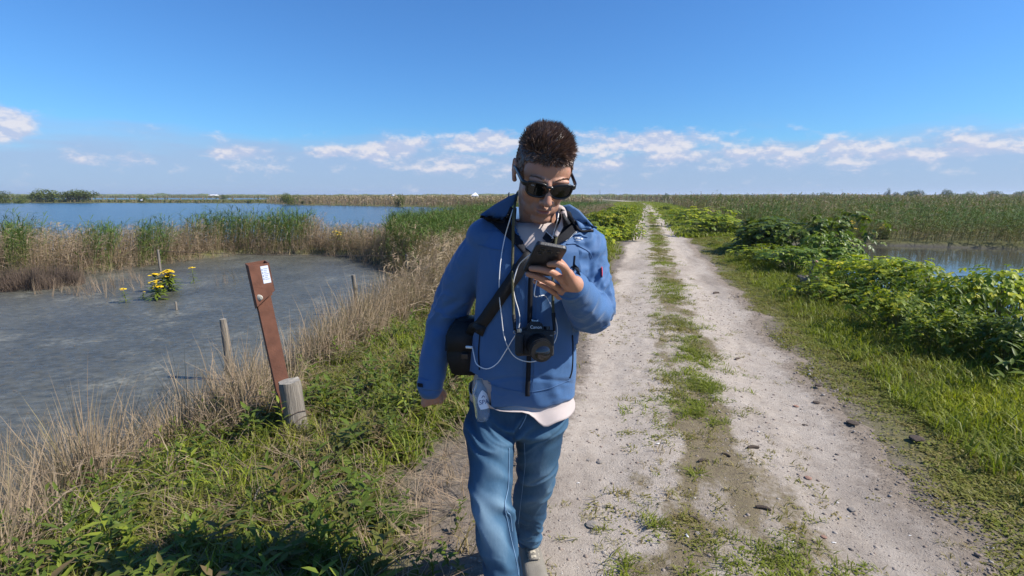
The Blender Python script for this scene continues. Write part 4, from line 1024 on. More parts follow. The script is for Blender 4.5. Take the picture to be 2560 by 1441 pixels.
def band(pts, half, thick, normal_to=Vector((0, -1, 0.1))):
    """flat strap of given half-width through pts, facing roughly normal_to"""
    m = len(pts); V = []; Fs = []
    for i, p in enumerate(pts):
        t = (pts[min(i + 1, m - 1)] - pts[max(i - 1, 0)]).normalized(); s = t.cross(normal_to).normalized(); nn = s.cross(t).normalized()
        if nn.dot(normal_to) < 0: nn = -nn
        h = half(i / (m - 1)) if callable(half) else half
        V += [p - s * h + nn * thick, p + s * h + nn * thick, p + s * h, p - s * h]
    for i in range(m - 1):
        a, b = i * 4, i * 4 + 4
        for k in range(4): Fs.append((a + k, a + (k + 1) % 4, b + (k + 1) % 4, b + k))
    Fs.append((0, 3, 2, 1)); e = (m - 1) * 4; Fs.append((e, e + 1, e + 2, e + 3))
    return V, Fs
def patch_on(name, bvh, poly, off, thick, mat, parent, res=5.0, bulge=0.0, fallback=1.55, wob=0.0):
    """a cloth panel with the given outline laid over the clothing beneath it; «off» may be a function of (px,py)"""
    xs = [p[0] for p in poly]; ys = [p[1] for p in poly]
    bm = bmesh.new(); vv = []
    ol = []
    for i in range(len(poly)):
        a, b = poly[i], poly[(i + 1) % len(poly)]; n = max(1, int(math.hypot(b[0] - a[0], b[1] - a[1]) / res))
        ol += [(a[0] + (b[0] - a[0]) * j / n, a[1] + (b[1] - a[1]) * j / n) for j in range(n)]
    from mathutils.geometry import delaunay_2d_cdt
    inner = []
    gx = np.arange(min(xs), max(xs), res); gy = np.arange(min(ys), max(ys), res)
    X, Y = np.meshgrid(gx, gy); ins = inpoly(X.ravel(), Y.ravel(), poly) & (pdist(X.ravel(), Y.ravel(), poly) < -res * .6)
    inner = list(zip(X.ravel()[ins], Y.ravel()[ins]))
    pts = [Vector(p) for p in ol + inner]; ed = [(i, (i + 1) % len(ol)) for i in range(len(ol))]
    v2, e2, f2, *_ = delaunay_2d_cdt(pts, ed, [], 1, 1e-4)
    W = []
    for p in v2:
        o_ = off(p.x, p.y) if callable(off) else off
        if bulge: o_ += bulge * min(1, -float(pdist(np.array([p.x]), np.array([p.y]), poly)[0]) / 14)
        W.append(hit(bvh, p.x, p.y, o_, fallback))
    me = py_mesh(name, W, [tuple(f) for f in f2], True)
    bm = bmesh.new(); bm.from_mesh(me)
    bmesh.ops.smooth_vert(bm, verts=[v for v in bm.verts if not v.is_boundary], factor=.5, use_axis_x=True, use_axis_y=True, use_axis_z=True)
    for f in bm.faces:
        if f.normal.dot(Vector((0, -1, .1))) < 0: f.normal_flip()
    bm.to_mesh(me); bm.free()
    o = link(name, me, mat, parent); md = o.modifiers.new('thickness', 'SOLIDIFY'); md.thickness = thick; md.offset = 1.0
    return o
def text_mesh(s, size, extrude=.0004, align='CENTER'):
    c = bpy.data.curves.new('text_tmp', 'FONT'); c.body = s; c.size = size; c.extrude = extrude; c.align_x = align; c.align_y = 'CENTER'
    o = bpy.data.objects.new('text_tmp', c); COL.objects.link(o)
    dg = bpy.context.evaluated_depsgraph_get(); me = bpy.data.meshes.new_from_object(o.evaluated_get(dg)); bpy.data.objects.remove(o); bpy.data.curves.remove(c)
    return me
def mat4(x, y, z, loc):
    return Matrix(((x.x, y.x, z.x, loc.x), (x.y, y.y, z.y, loc.y), (x.z, y.z, z.z, loc.z), (0, 0, 0, 1)))

# materials of the walker
def mat_skin():
    m, N, L, b = mat_new('skin')
    at = N.new('ShaderNodeAttribute'); at.attribute_name = 'zone'; r = N.new('ShaderNodeValToRGB'); e = r.color_ramp.elements; e.new(.5)
    for x, (p, c) in zip(e, ((0, (.43, .222, .145)), (.5, (.32, .175, .12)), (1, (.29, .09, .075)))): x.position = p; x.color = (*c, 1)
    L.new(at.outputs['Fac'], r.inputs[0])
    tc = N.new('ShaderNodeTexCoord'); n = N.new('ShaderNodeTexNoise'); n.inputs['Scale'].default_value = 45; n.inputs['Detail'].default_value = 5; L.new(tc.outputs['Object'], n.inputs['Vector'])
    mx = N.new('ShaderNodeMix'); mx.data_type = 'RGBA'; mx.blend_type = 'OVERLAY'; mx.inputs[0].default_value = .35; L.new(r.outputs[0], mx.inputs[6]); L.new(n.outputs['Color'], mx.inputs[7])
    hs = N.new('ShaderNodeMix'); hs.data_type = 'RGBA'; hs.inputs[0].default_value = .75; L.new(mx.outputs[2], hs.inputs[6]); L.new(r.outputs[0], hs.inputs[7])
    L.new(hs.outputs[2], b.inputs['Base Color']); b.inputs['Roughness'].default_value = .48; b.inputs['Specular IOR Level'].default_value = .35
    b.inputs['Subsurface Weight'].default_value = .12; b.inputs['Subsurface Radius'].default_value = (.012, .004, .002); b.inputs['Subsurface Scale'].default_value = .4
    n2 = N.new('ShaderNodeTexNoise'); n2.inputs['Scale'].default_value = 420; L.new(tc.outputs['Object'], n2.inputs['Vector'])
    bp = N.new('ShaderNodeBump'); bp.inputs['Strength'].default_value = .12; bp.inputs['Distance'].default_value = .002; L.new(n2.outputs['Fac'], bp.inputs['Height']); L.new(bp.outputs[0], b.inputs['Normal'])
    return m
M_skin = mat_skin()
def mat_cloth(name, col, weave=900, bump=.25, rough=.8, var=.10, sheen=.15):
    m = mat_simple(name, col, rough, 0, bump, weave, var, 9, .25, sheen); return m
M_jacket = mat_cloth('softshell_blue', (.048, .120, .262), 700, .2, .62, .07, .15)
M_lining = mat_cloth('black_lining', (.010, .011, .016), 500, .3, .8, .2, 0)
M_tee = mat_cloth('pale_cotton', (.48, .41, .385), 900, .2, .9, .05, .1)
M_black = mat_simple('black_nylon', (.008, .008, .010), .55, 0, .3, 900, .2, 30, .4)
M_plastic = mat_simple('black_plastic', (.010, .010, .012), .28, 0, .05, 600, 0, 0, .5)
M_white_plastic = mat_simple('white_cable_plastic', (.78, .78, .78), .35, 0, 0, 0, .04, 30)
M_olive = mat_simple('olive_cord', (.11, .105, .06), .8, 0, .6, 1200, .3, 300, .3)
M_hair = mat_plant('brown_hair', [(0, (.075, .050, .040)), (.5, (.21, .138, .107)), (1, (.44, .305, .24))], .38, 0, .5)
M_print = mat_simple('white_print', (.75, .75, .75), .7)
def mat_denim():
    m, N, L, b = mat_new('washed_denim')
    at = N.new('ShaderNodeAttribute'); at.attribute_name = 'fade'
    r = N.new('ShaderNodeValToRGB'); e = r.color_ramp.elements; e.new(.5)
    for x, (p, c) in zip(e, ((0, (.012, .038, .082)), (.5, (.05, .112, .182)), (1, (.19, .285, .36)))): x.position = p; x.color = (*c, 1)
    tc = N.new('ShaderNodeTexCoord')
    n = N.new('ShaderNodeTexNoise'); n.inputs['Scale'].default_value = 55; n.inputs['Detail'].default_value = 6; n.inputs['Roughness'].default_value = .7
    mp = N.new('ShaderNodeMapping'); mp.inputs['Scale'].default_value = (2.2, 2.2, .6); L.new(tc.outputs['Object'], mp.inputs[0]); L.new(mp.outputs[0], n.inputs['Vector'])
    ad = N.new('ShaderNodeMath'); ad.operation = 'MULTIPLY_ADD'; L.new(n.outputs['Fac'], ad.inputs[0]); ad.inputs[1].default_value = .22; L.new(at.outputs['Fac'], ad.inputs[2])
    sb = N.new('ShaderNodeMath'); sb.operation = 'SUBTRACT'; sb.use_clamp = True; L.new(ad.outputs[0], sb.inputs[0]); sb.inputs[1].default_value = .11
    L.new(sb.outputs[0], r.inputs[0]); L.new(r.outputs[0], b.inputs['Base Color']); b.inputs['Roughness'].default_value = .82; b.inputs['Specular IOR Level'].default_value = .2
    w = N.new('ShaderNodeTexNoise'); w.inputs['Scale'].default_value = 800; L.new(tc.outputs['Object'], w.inputs['Vector'])
    bp = N.new('ShaderNodeBump'); bp.inputs['Strength'].default_value = .3; bp.inputs['Distance'].default_value = .002; L.new(w.outputs['Fac'], bp.inputs['Height']); L.new(bp.outputs[0], b.inputs['Normal'])
    return m
M_denim = mat_denim()
M_seam = mat_simple('pale_stitching', (.16, .27, .40), .85)

person = empty('person', (0.05, 1.66, 0.022))
tag(person, 'person in a blue softshell jacket and jeans walking towards us, looking at a phone', 'person')

# --- head frame (face towards -Y in local space)
HEAD_R = (Matrix.Rotation(R(9), 3, 'Z') @ Matrix.Rotation(R(5), 3, 'Y') @ Matrix.Rotation(R(27), 3, 'X'))
HEAD_C = un(1358, 436, 1.555)
HS = 1.03
def hl(p): return HEAD_C + HEAD_R @ (Vector(p) * HS)
def hl_ell(c, r): return sphere_vf(hl(c), [x * HS for x in r], HEAD_R, 28, 18)
def hl_cap(pts, rad, k=4): return capsule([hl(p) for p in pts], [x * HS for x in rad], k)

# --- phone and the hand that holds it
PH_L = Vector((.20, -.80, .565)).normalized(); PH_W = (Vector((1, 0, -.10)) - PH_L * PH_L.dot(Vector((1, 0, -.10)))).normalized(); PH_N = PH_L.cross(PH_W).normalized()
if PH_N.y > 0: PH_N = -PH_N
PH_TOP = un(1381, 613, 1.245); PH_LEN, PH_WID, PH_TH = .152, .077, .011
PH_C = PH_TOP - PH_L * (PH_LEN / 2)
def on_phone(px, py, off):
    d = ray(px, py); o_ = Vector((0, 0, CAMH)); p0 = PH_C + PH_N * (PH_TH / 2)
    t = (p0 - o_).dot(PH_N) / d.dot(PH_N); return o_ + d * t + PH_N * off
WRIST_L = un(1436, 712, 1.375); ELB_L = un(1497, 782, 1.59); SHO_L = un(1474, 612, 1.65)
SHO_R = un(1208, 590, 1.66); ELB_R = un(1112, 775, 1.74); WRIST_R = un(1076, 956, 1.668)

def build_body():
    P = []
    # head
    P += [hl_ell((0, .012, .034), (.0755, .097, .083)), hl_ell((0, -.040, .028), (.066, .048, .058)), hl_ell((0, -.034, -.028), (.063, .056, .066)),
          hl_ell((.040, -.058, -.022), (.024, .025, .020)), hl_ell((-.040, -.058, -.022), (.024, .025, .020)),
          hl_ell((0, -.030, -.074), (.056, .055, .044)), hl_ell((.044, -.006, -.056), (.019, .036, .040)), hl_ell((-.044, -.006, -.056), (.019, .036, .040)),
          hl_ell((0, -.070, -.102), (.030, .020, .018)), hl_ell((0, -.074, -.066), (.032, .021, .030)),
          hl_ell((0, -.0955, -.0610), (.023, .0080, .0055)), hl_ell((0, -.0940, -.0725), (.020, .0090, .0065)),
          hl_ell((.013, -.103, -.036), (.0085, .0105, .0085)), hl_ell((-.013, -.103, -.036), (.0085, .0105, .0085)),
          hl_ell((.028, -.084, .020), (.030, .013, .010)), hl_ell((-.028, -.084, .020), (.030, .013, .010)),
          hl_cap([(0, -.088, .014), (0, -.104, -.008), (0, -.116, -.031)], [.0095, .0095, .0125])]
    for sx in (-1, 1):      # ears: helix rim, lobe and concha
        P += [hl_cap([(sx * .074, .006, -.004), (sx * .079, .010, .018), (sx * .083, .024, .026), (sx * .083, .034, .012), (sx * .080, .027, -.014), (sx * .077, .012, -.030)], [.005, .005, .005, .005, .006, .0075]),
              hl_ell((sx * .079, .018, -.002), (.0055, .014, .022))]
    nb = un(1345, 566, 1.655)
    P.append(capsule([hl((0, .030, -.020)), hl((0, .030, -.085)), nb, nb + Vector((0, .01, -.06))], [.058, .056, .058, .075]))
    # trunk and limbs, slim beneath the clothes
    ch = un(1338, 650, 1.65); pel = un(1300, 1000, 1.67)
    P.append(capsule([nb + Vector((0, .01, -.05)), ch, un(1318, 820, 1.65), pel], [.07, .10, .09, .10]))
    P.append(capsule([un(1250, 610, 1.66), SHO_R, ELB_R, WRIST_R], [.05, .042, .034, .026]))
    P.append(capsule([un(1420, 610, 1.65), SHO_L, ELB_L, WRIST_L], [.05, .042, .034, .027]))
    P.append(capsule([un(1250, 1010, 1.66), un(1227, 1200, 1.54), un(1234, 1300, 1.48), un(1262, 1470, 1.42), un(1284, 1690, 1.375)], [.06, .046, .042, .036, .030]))
    P.append(capsule([un(1350, 1010, 1.68), un(1340, 1170, 1.73), un(1329, 1240, 1.79), un(1320, 1300, 1.87), un(1319, 1356, 1.945)], [.06, .045, .042, .034, .028]))
    # hand on the phone: back of hand, four fingers across the phone's back, thumb over its edge
    kn = [on_phone(1421, 672, .016), on_phone(1414, 693, .019), on_phone(1406, 712, .018), on_phone(1398, 729, .013)]
    for kp, r0 in zip(kn, (.0145, .0150, .0145, .0125)): P.append(capsule([kp, (kp + WRIST_L) / 2 + PH_N * .004, WRIST_L], [r0, .0175, .022]))
    fing = [[(1410, 657, .013), (1394, 651, .0105), (1374, 654, .0085)], [(1388, 674, .014), (1358, 665, .0115), (1329, 664, .009)],
            [(1378, 696, .016), (1348, 684, .012), (1321, 678, .009)], [(1376, 714, .014), (1356, 704, .012), (1338, 697, .009)]]
    for kp, f, r0 in zip(kn, fing, (.0098, .0100, .0097, .0085)):
        pts = [kp] + [on_phone(*q) for q in f]; P.append(capsule(pts, [r0 * 1.12, r0 * 1.03, r0 * .95, r0 * .82], 4, 12))
    P.append(capsule([on_phone(1424, 702, -.002), on_phone(1412, 688, -.018), on_phone(1396, 672, -.022), on_phone(1380, 664, -.021)], [.0165, .0120, .0100, .0085], 4, 12))
    # hanging hand
    d = (WRIST_R - ELB_R).normalized(); f = Vector((.04, .12, -.99)).normalized(); w = Vector((.95, .2, .10)).normalized(); n = f.cross(w).normalized()
    pk = [WRIST_R + f * .074 + w * x + n * y for x, y in ((.028, .0), (.009, -.003), (-.010, -.002), (-.027, .003))]
    for k in pk: P.append(capsule([WRIST_R, (WRIST_R + k) / 2, k], [.022, .017, .0125]))
    for k, ln, x in zip(pk, (.040, .044, .041, .032), (.2, .05, -.08, -.2)):
        a = k + (f * .55 - n * .8 + w * x * .15).normalized() * ln; b = a + (-f * .35 - n * .9).normalized() * ln * .68; c = b + (-f * .9 - n * .1).normalized() * ln * .5
        P.append(capsule([k, a, b, c], [.0105, .0095, .0088, .0075], 3, 12))
    t0 = WRIST_R + f * .030 + w * .024; P.append(capsule([t0, t0 + f * .032 + w * .018 - n * .016, t0 + f * .056 + w * .012 - n * .030], [.0135, .011, .0085], 3, 12))
    # feet inside the shoes
    a = un(1319, 1356, 1.945); P.append(capsule([a, a + Vector((.015, -.06, -.05)), a + Vector((.03, -.14, -.07))], [.030, .032, .026]))
    b = un(1284, 1690, 1.375); P.append(capsule([b, b + Vector((-.01, -.05, -.012)), b + Vector((-.02, -.14, -.03))], [.030, .030, .024]))
    me = remesh('person_body', P, .0029, 7, .5)
    V = co(me); L_ = (V - np.array(HEAD_C)) @ np.array(HEAD_R) / HS
    Nn = nrm(me)
    x, y, z = L_.T
    inh = np.linalg.norm(L_, axis=1) < .17
    # mouth line, eye hollows, philtrum
    dpth = -.0055 * np.exp(-((z + .0665 - .6 * x * x) / .0026) ** 2) * np.exp(-(x / .021) ** 4) * (y < -.06)
    dpth += -.006 * np.exp(-(((np.abs(x) - .032) / .016) ** 2 + ((z - .002) / .011) ** 2)) * (y < -.05)
    dpth += -.0012 * np.exp(-((x / .004) ** 2 + ((z + .050) / .007) ** 2)) * (y < -.06)
    dpth += -.0018 * np.exp(-(((np.abs(x) - .030 - (-.04 - z) * .25) / .004) ** 2 + ((z + .052) / .016) ** 2)) * (y < -.05)
    V = V + Nn * (dpth * inh * HS)[:, None]
    set_co(me, V)
    lips = np.exp(-(x / .023) ** 4) * np.exp(-((z + .0668) / .0082) ** 2) * (y < -.08)
    stub = .5 * sst(-z, .035, .06) * sst(-y, -.03, .02) * inh
    set_attr(me, 'zone', np.where(inh, np.maximum(stub * (1 - lips), lips), 0))
    o = link('body', me, M_skin, person); return me
ME_body = build_body()

def build_hair():
    # under-layer of hair over the scalp and strands standing from it
    def hairline(x, y, z):   # > 0 where hair grows (head space)
        front = z - (.066 - .55 * np.clip(np.abs(x) - .035, 0, 1) - .02 * np.exp(-(x / .02) ** 2) * 0)
        side = z - np.where(y < -.035, .075 - 1.1 * np.clip(y + .085, 0, .1) * 1.0, np.where(y < .012, -.012 + .0 * y, -.055 - .3 * (y - .01)))
        return np.minimum(front, 1) * (y < -.04) + (y >= -.04) * side
    V, Fs = sphere_vf((0, .013, .036), (.0795, .101, .0885), None, 72, 48)
    Vn = np.array([tuple(v) for v in V]); keep = hairline(Vn[:, 0], Vn[:, 1], Vn[:, 2]) > 0
    top = sst(Vn[:, 2], .055, .12); Vn[:, 2] += .013 * top
    used = [f for f in Fs if all(keep[i] for i in f)]
    ids = sorted({i for f in used for i in f}); mp = {i: k for k, i in enumerate(ids)}
    W = [hl(Vn[i]) for i in ids]; cap = py_mesh('hair', W, [tuple(mp[i] for i in f) for f in used], True)
    r = np.random.default_rng(4); N = 12000
    d = r.normal(0, 1, (N * 3, 3)); d /= np.linalg.norm(d, axis=1)[:, None]
    P = d * np.array([.0785, .100, .087]) + np.array([0, .013, .036]); P = P[hairline(P[:, 0], P[:, 1], P[:, 2]) > -.002 * r.random(len(P))][:N]; N = len(P)
    nn = (P - np.array([0, .013, .036])) / np.array([.078, .1, .087]) ** 2; nn /= np.linalg.norm(nn, axis=1)[:, None]
    topw = sst(P[:, 2], .055, .105); fr = sst(-P[:, 1], .0, .08)
    ln = (.007 + .017 * topw + .016 * topw * fr * (1 + .5 * sst(-P[:, 0], -.02, .04))) * r.uniform(.65, 1.2, N) * (.8 + .5 * fbm(P * 45, 7, 2))
    clump = np.stack([fbm(P * 60, 11 + k, 2) - .5 for k in range(3)], -1)
    dirn = nn * (.28 + .30 * topw)[:, None] + np.array([0.08, -.30, .55]) * topw[:, None] + np.array([0, .30, -.85]) * (1 - topw)[:, None] + clump * .65 + r.normal(0, .11, (N, 3))
    dirn[:, 1] += -.35 * topw * fr; dirn /= np.linalg.norm(dirn, axis=1)[:, None]
    mid = P + dirn * (ln * .55)[:, None]; tip = P + dirn * ln[:, None] + (np.array([0.15, -.1, .1]) * topw[:, None] + clump * .5) * (ln * .35)[:, None]
    sd_ = np.cross(dirn, r.normal(0, 1, (N, 3))); sd_ /= np.linalg.norm(sd_, axis=1)[:, None]; w = .0013
    VV = np.stack([P - sd_ * w, P + sd_ * w, mid - sd_ * w * .8, mid + sd_ * w * .8, tip], 1).reshape(-1, 3)
    VV = np.array(HEAD_C) + (VV * HS) @ np.array(HEAD_R).T
    b = (np.arange(N) * 5)[:, None, None]; T = (np.array([(0, 1, 3), (0, 3, 2), (2, 3, 4)])[None] + b).reshape(-1, 3)
    tn = np.repeat(np.clip(r.normal(.5, .22, N), 0, 1), 5)
    # one mesh: cap and strands
    cf = np.array([t for f in [tuple(p.vertices) for p in cap.polygons] for t in ([f] if len(f) == 3 else [(f[0], f[1], f[2]), (f[0], f[2], f[3])])])
    cv = co(cap); me = np_mesh('hair', np.concatenate([cv, VV]), np.concatenate([cf, T + len(cv)]), False, np.concatenate([np.full(len(cv), .0), tn]))
    o = link('hair', me, M_hair, person); o['label'] = 'short dark brown hair standing up at the front'
    # eyebrows
    for sx in (-1, 1):
        vs_, fs_ = [], []
        for i in range(130):
            t = r.random(); x = sx * (.014 + .036 * t); z = .024 + .006 * math.sin(t * 2.6) + r.normal(0, .0018); y = -.0945 + .010 * t * t * 1.6
            dx = np.array([sx * .007, .001, .003 - .005 * t]) * r.uniform(.7, 1.2); p = np.array([x, y - .001, z]); k = len(vs_)
            vs_ += [hl(p - np.array([0, 0, .0005])), hl(p + np.array([0, 0, .0005])), hl(p + dx)]; fs_.append((k, k + 1, k + 2))
        link('eyebrow', np_mesh('eyebrow', np.array([tuple(v) for v in vs_]), np.array(fs_), False, np.full(len(vs_), .3)), M_hair, person)
build_hair()

# --- clothes
def ringpx(cx, cy, hw, Y, dy, pw=2.4, tilt=0.0):
    c = un(cx, cy, Y); dep = proj(np.array([c]))[2][0]; rx = hw * dep / FPX
    return (c, (math.cos(tilt), 0, -math.sin(tilt)), (0, 1, 0), rx, dy, pw)
TORSO = [(1303, 984, 132, 1.665, .120), (1305, 940, 133, 1.66, .122), (1308, 880, 131, 1.655, .122), (1313, 800, 127, 1.65, .122), (1322, 730, 131, 1.645, .125), (1332, 670, 139, 1.645, .125), (1340, 618, 146, 1.65, .112), (1343, 578, 132, 1.66, .092), (1345, 552, 92, 1.665, .075)]
def leg_rings(rows, pw=2.1):
    out = []
    for cx, cy, Y, hw, dy in rows: out.append(ringpx(cx, cy, hw, Y, dy, pw))
    return out
V_POLY = [(1284, 440), (1280, 520), (1291, 566), (1322, 632), (1338, 650), (1372, 600), (1392, 566), (1404, 525), (1404, 440)]
def ridged(n): return 1 - np.abs(2 * n - 1)
def build_jacket():
    P = [loft([ringpx(*r[:5], 2.5, R(4) * sst(-r[1], -700, -580)) for r in TORSO], 56)]
    P.append(sphere_vf(un(1222, 598, 1.662), (.074, .078, .070)))
    P.append(sphere_vf(un(1457, 622, 1.655), (.074, .078, .070)))
    # his right sleeve, hanging
    P.append(capsule([un(1228, 606, 1.66), un(1178, 668, 1.685), un(1140, 742, 1.72), un(1112, 815, 1.73), un(1089, 890, 1.70), un(1075, 968, 1.665)], [.074, .0665, .062, .057, .047, .0405], 7, 28))
    # his left sleeve, bent up to the phone
    P.append(capsule([un(1452, 624, 1.655), un(1470, 690, 1.645), un(1478, 752, 1.625), un(1474, 778, 1.565), un(1452, 752, 1.475), un(1429, 716, 1.395)], [.074, .0665, .064, .0635, .053, .0405], 7, 28))
    me = remesh('jacket', P, .0048, 7, .5)
    V = co(me); N_ = nrm(me); px, py, dep = proj(V)
    d = np.zeros(len(V))
    # sleeve folds: across the limb, strongest round the elbows
    for A, B, Cc, amp, sd_ in ((SHO_R, ELB_R, WRIST_R, .008, 3), (SHO_L, ELB_L, WRIST_L, .012, 8)):
        A, B, Cc = (np.array(q) for q in (A, B, Cc))
        t1, d1 = seg_t(V, A, B); t2, d2 = seg_t(V, B, Cc)
        on = np.minimum(d1, d2) < .095
        ax = np.where(d1 < d2, t1 * .3, .3 + t2 * .25); el = np.exp(-((ax - .29) / .11) ** 2)
        u = (B - A) / np.linalg.norm(B - A); q = V @ np.array([[1, 0, 0], [0, 1, 0], [0, 0, 1.]]) 
        e1 = np.cross(u, np.array([0, 1., 0])); e1 /= np.linalg.norm(e1); e2 = np.cross(u, e1); rel = V - (A + np.clip(t1, 0, 1)[:, None] * (B - A)); phi = np.arctan2(rel @ e2, rel @ e1)
        f1 = ridged(fbm(np.stack([ax * 15 + 1.1 * np.sin(phi + sd_) + 3.0 * fbm(V * 7, sd_, 2), np.cos(phi) * 1.3, np.sin(phi) * 1.3], -1), sd_, 2)) ** 1.6
        f2 = ridged(fbm(np.stack([ax * 16, V[:, 0] * 22, (V[:, 1] - V[:, 2]) * 14], -1), sd_ + 40, 2))
        sel = on * sst(np.maximum(px - 1425, 1180 - px), -10, 25)
        d += sel * amp * ((f1 - .45) * (.7 + 1.3 * el) + (f2 - .6) * .7)
    # soft drape folds on the trunk: long, mostly vertical, pulled at the waist
    tr = sst(px, 1180, 1215) * sst(px, 1450, 1415) * (V[:, 2] < 1.42)
    f3 = fbm(np.stack([V[:, 0] * 13 + V[:, 2] * 3.2, V[:, 1] * 5, V[:, 2] * 3.0], -1), 71, 3) - .5
    f4 = ridged(fbm(np.stack([V[:, 0] * 7 - V[:, 2] * 6, V[:, 1] * 3, V[:, 2] * 13 + V[:, 0] * 6], -1), 77, 3)) - .6
    d += tr * (.020 * f3 + .009 * f4 * sst(V[:, 2], 1.12, .95))
    # a fold from the bent arm's pit across the chest
    d += .006 * tr * np.exp(-((py - (690 + (px - 1430) * -.55)) / 13) ** 2) * sst(px, 1385, 1430)
    # hem: a stitched band drawn in
    hem = np.exp(-((py - 962 + 18 * np.cos((px - 1310) / 85)) / 5) ** 2); d -= .003 * hem * tr
    V = V + N_ * d[:, None]; set_co(me, V)
    # open the neck and the front above the zip
    bm = bmesh.new(); bm.from_mesh(me); bm.verts.ensure_lookup_table()
    inside = inpoly(px, py, V_POLY) & (N_[:, 1] < .35)
    nk = np.array(un(1345, 552, 1.665)); top = (np.linalg.norm((V - nk)[:, :2], axis=1) < .082) & (V[:, 2] > nk[2] - .035)
    bot = (V[:, 2] < V[:, 2][tr > .5].min() + .006) & (px > 1180) & (px < 1430) & (np.abs(N_[:, 2]) > .8)
    hemcut = (py > 926 + (px - 1165) * .52) & (px > 1120) & (px < 1228) & (N_[:, 1] < .6) & (py > 900) & (V[:, 0] > np.array(un(1150, 930, 1.66))[0])
    kill = [bm.verts[i] for i in np.nonzero(inside | top | hemcut)[0]]
    bmesh.ops.delete(bm, geom=kill, context='VERTS')
    bmesh.ops.smooth_vert(bm, verts=[v for v in bm.verts if v.is_boundary], factor=.5, use_axis_x=True, use_axis_y=True, use_axis_z=True)
    bm.to_mesh(me); bm.free(); me.polygons.foreach_set('use_smooth', np.ones(len(me.polygons), bool))
    o = link('jacket', me, M_jacket, person); o['label'] = 'blue softshell jacket, zip open at the neck'
    return o, me
O_jacket, ME_jacket = build_jacket()

def build_tee():
    rows = [(1344, 556, 60, 1.655, .068), (1345, 570, 84, 1.655, .086), (1340, 612, 118, 1.65, .102), (1330, 670, 122, 1.645, .112), (1313, 800, 112, 1.65, .108), (1305, 940, 118, 1.66, .108), (1303, 992, 128, 1.665, .116)]
    n = 72; V = []
    for r in rows:
        V += [v for v in loft([ringpx(*r, 2.3)], n)[0]]
    c, ex, ey, rx, dy, pw = ringpx(1303, 992, 128, 1.665, .116)
    m2 = 7
    for j in range(1, m2 + 1):      # loose hem below the jacket, hanging lower over his left hip
        for k in range(n):
            a = 2 * math.pi * k / n; ca, sa = math.cos(a), math.sin(a)
            low = -.035 + .033 * float(sst(ca, -.75, -.35)) + .040 * float(sst(ca, -.02, .40)) * float(sst(-sa, -.7, .3)) + .016 * math.exp(-((ca - .36) / .16) ** 2) * (sa < 0)
            rr = 1.0 + .035 * j / m2 + .018 * math.sin(a * 7 + 1) * j / m2
            V.append(Vector(c) + Vector((rx * rr * math.copysign(abs(ca) ** (2 / 2.3), ca), (dy + .012 * j / m2) * rr * math.copysign(abs(sa) ** (2 / 2.3), sa), -low * j / m2)))
    nr = len(rows) + m2; me = py_mesh('t_shirt', V, [tuple(f) for f in grid_faces(nr, n, True)], True)
    o = link('t_shirt', me, M_tee, person); o['label'] = 'pale crew-neck t-shirt hanging out below the jacket'
    md = o.modifiers.new('thickness', 'SOLIDIFY'); md.thickness = .002
    # ribbed neckband
    c, ex, ey, rx, dy, pw = ringpx(1344, 556, 60, 1.655, .068)
    pts = [Vector(c) + Vector((rx * math.cos(a), dy * math.sin(a), .004 - .016 * max(0, -math.sin(a)))) for a in np.linspace(0, 2 * math.pi, 41)[:-1]]
    v, f = tube(pts + [pts[0]], .0055, 8, False); link('neckband', py_mesh('neckband', v, f, True), M_tee, o)
    return o
O_tee = build_tee()

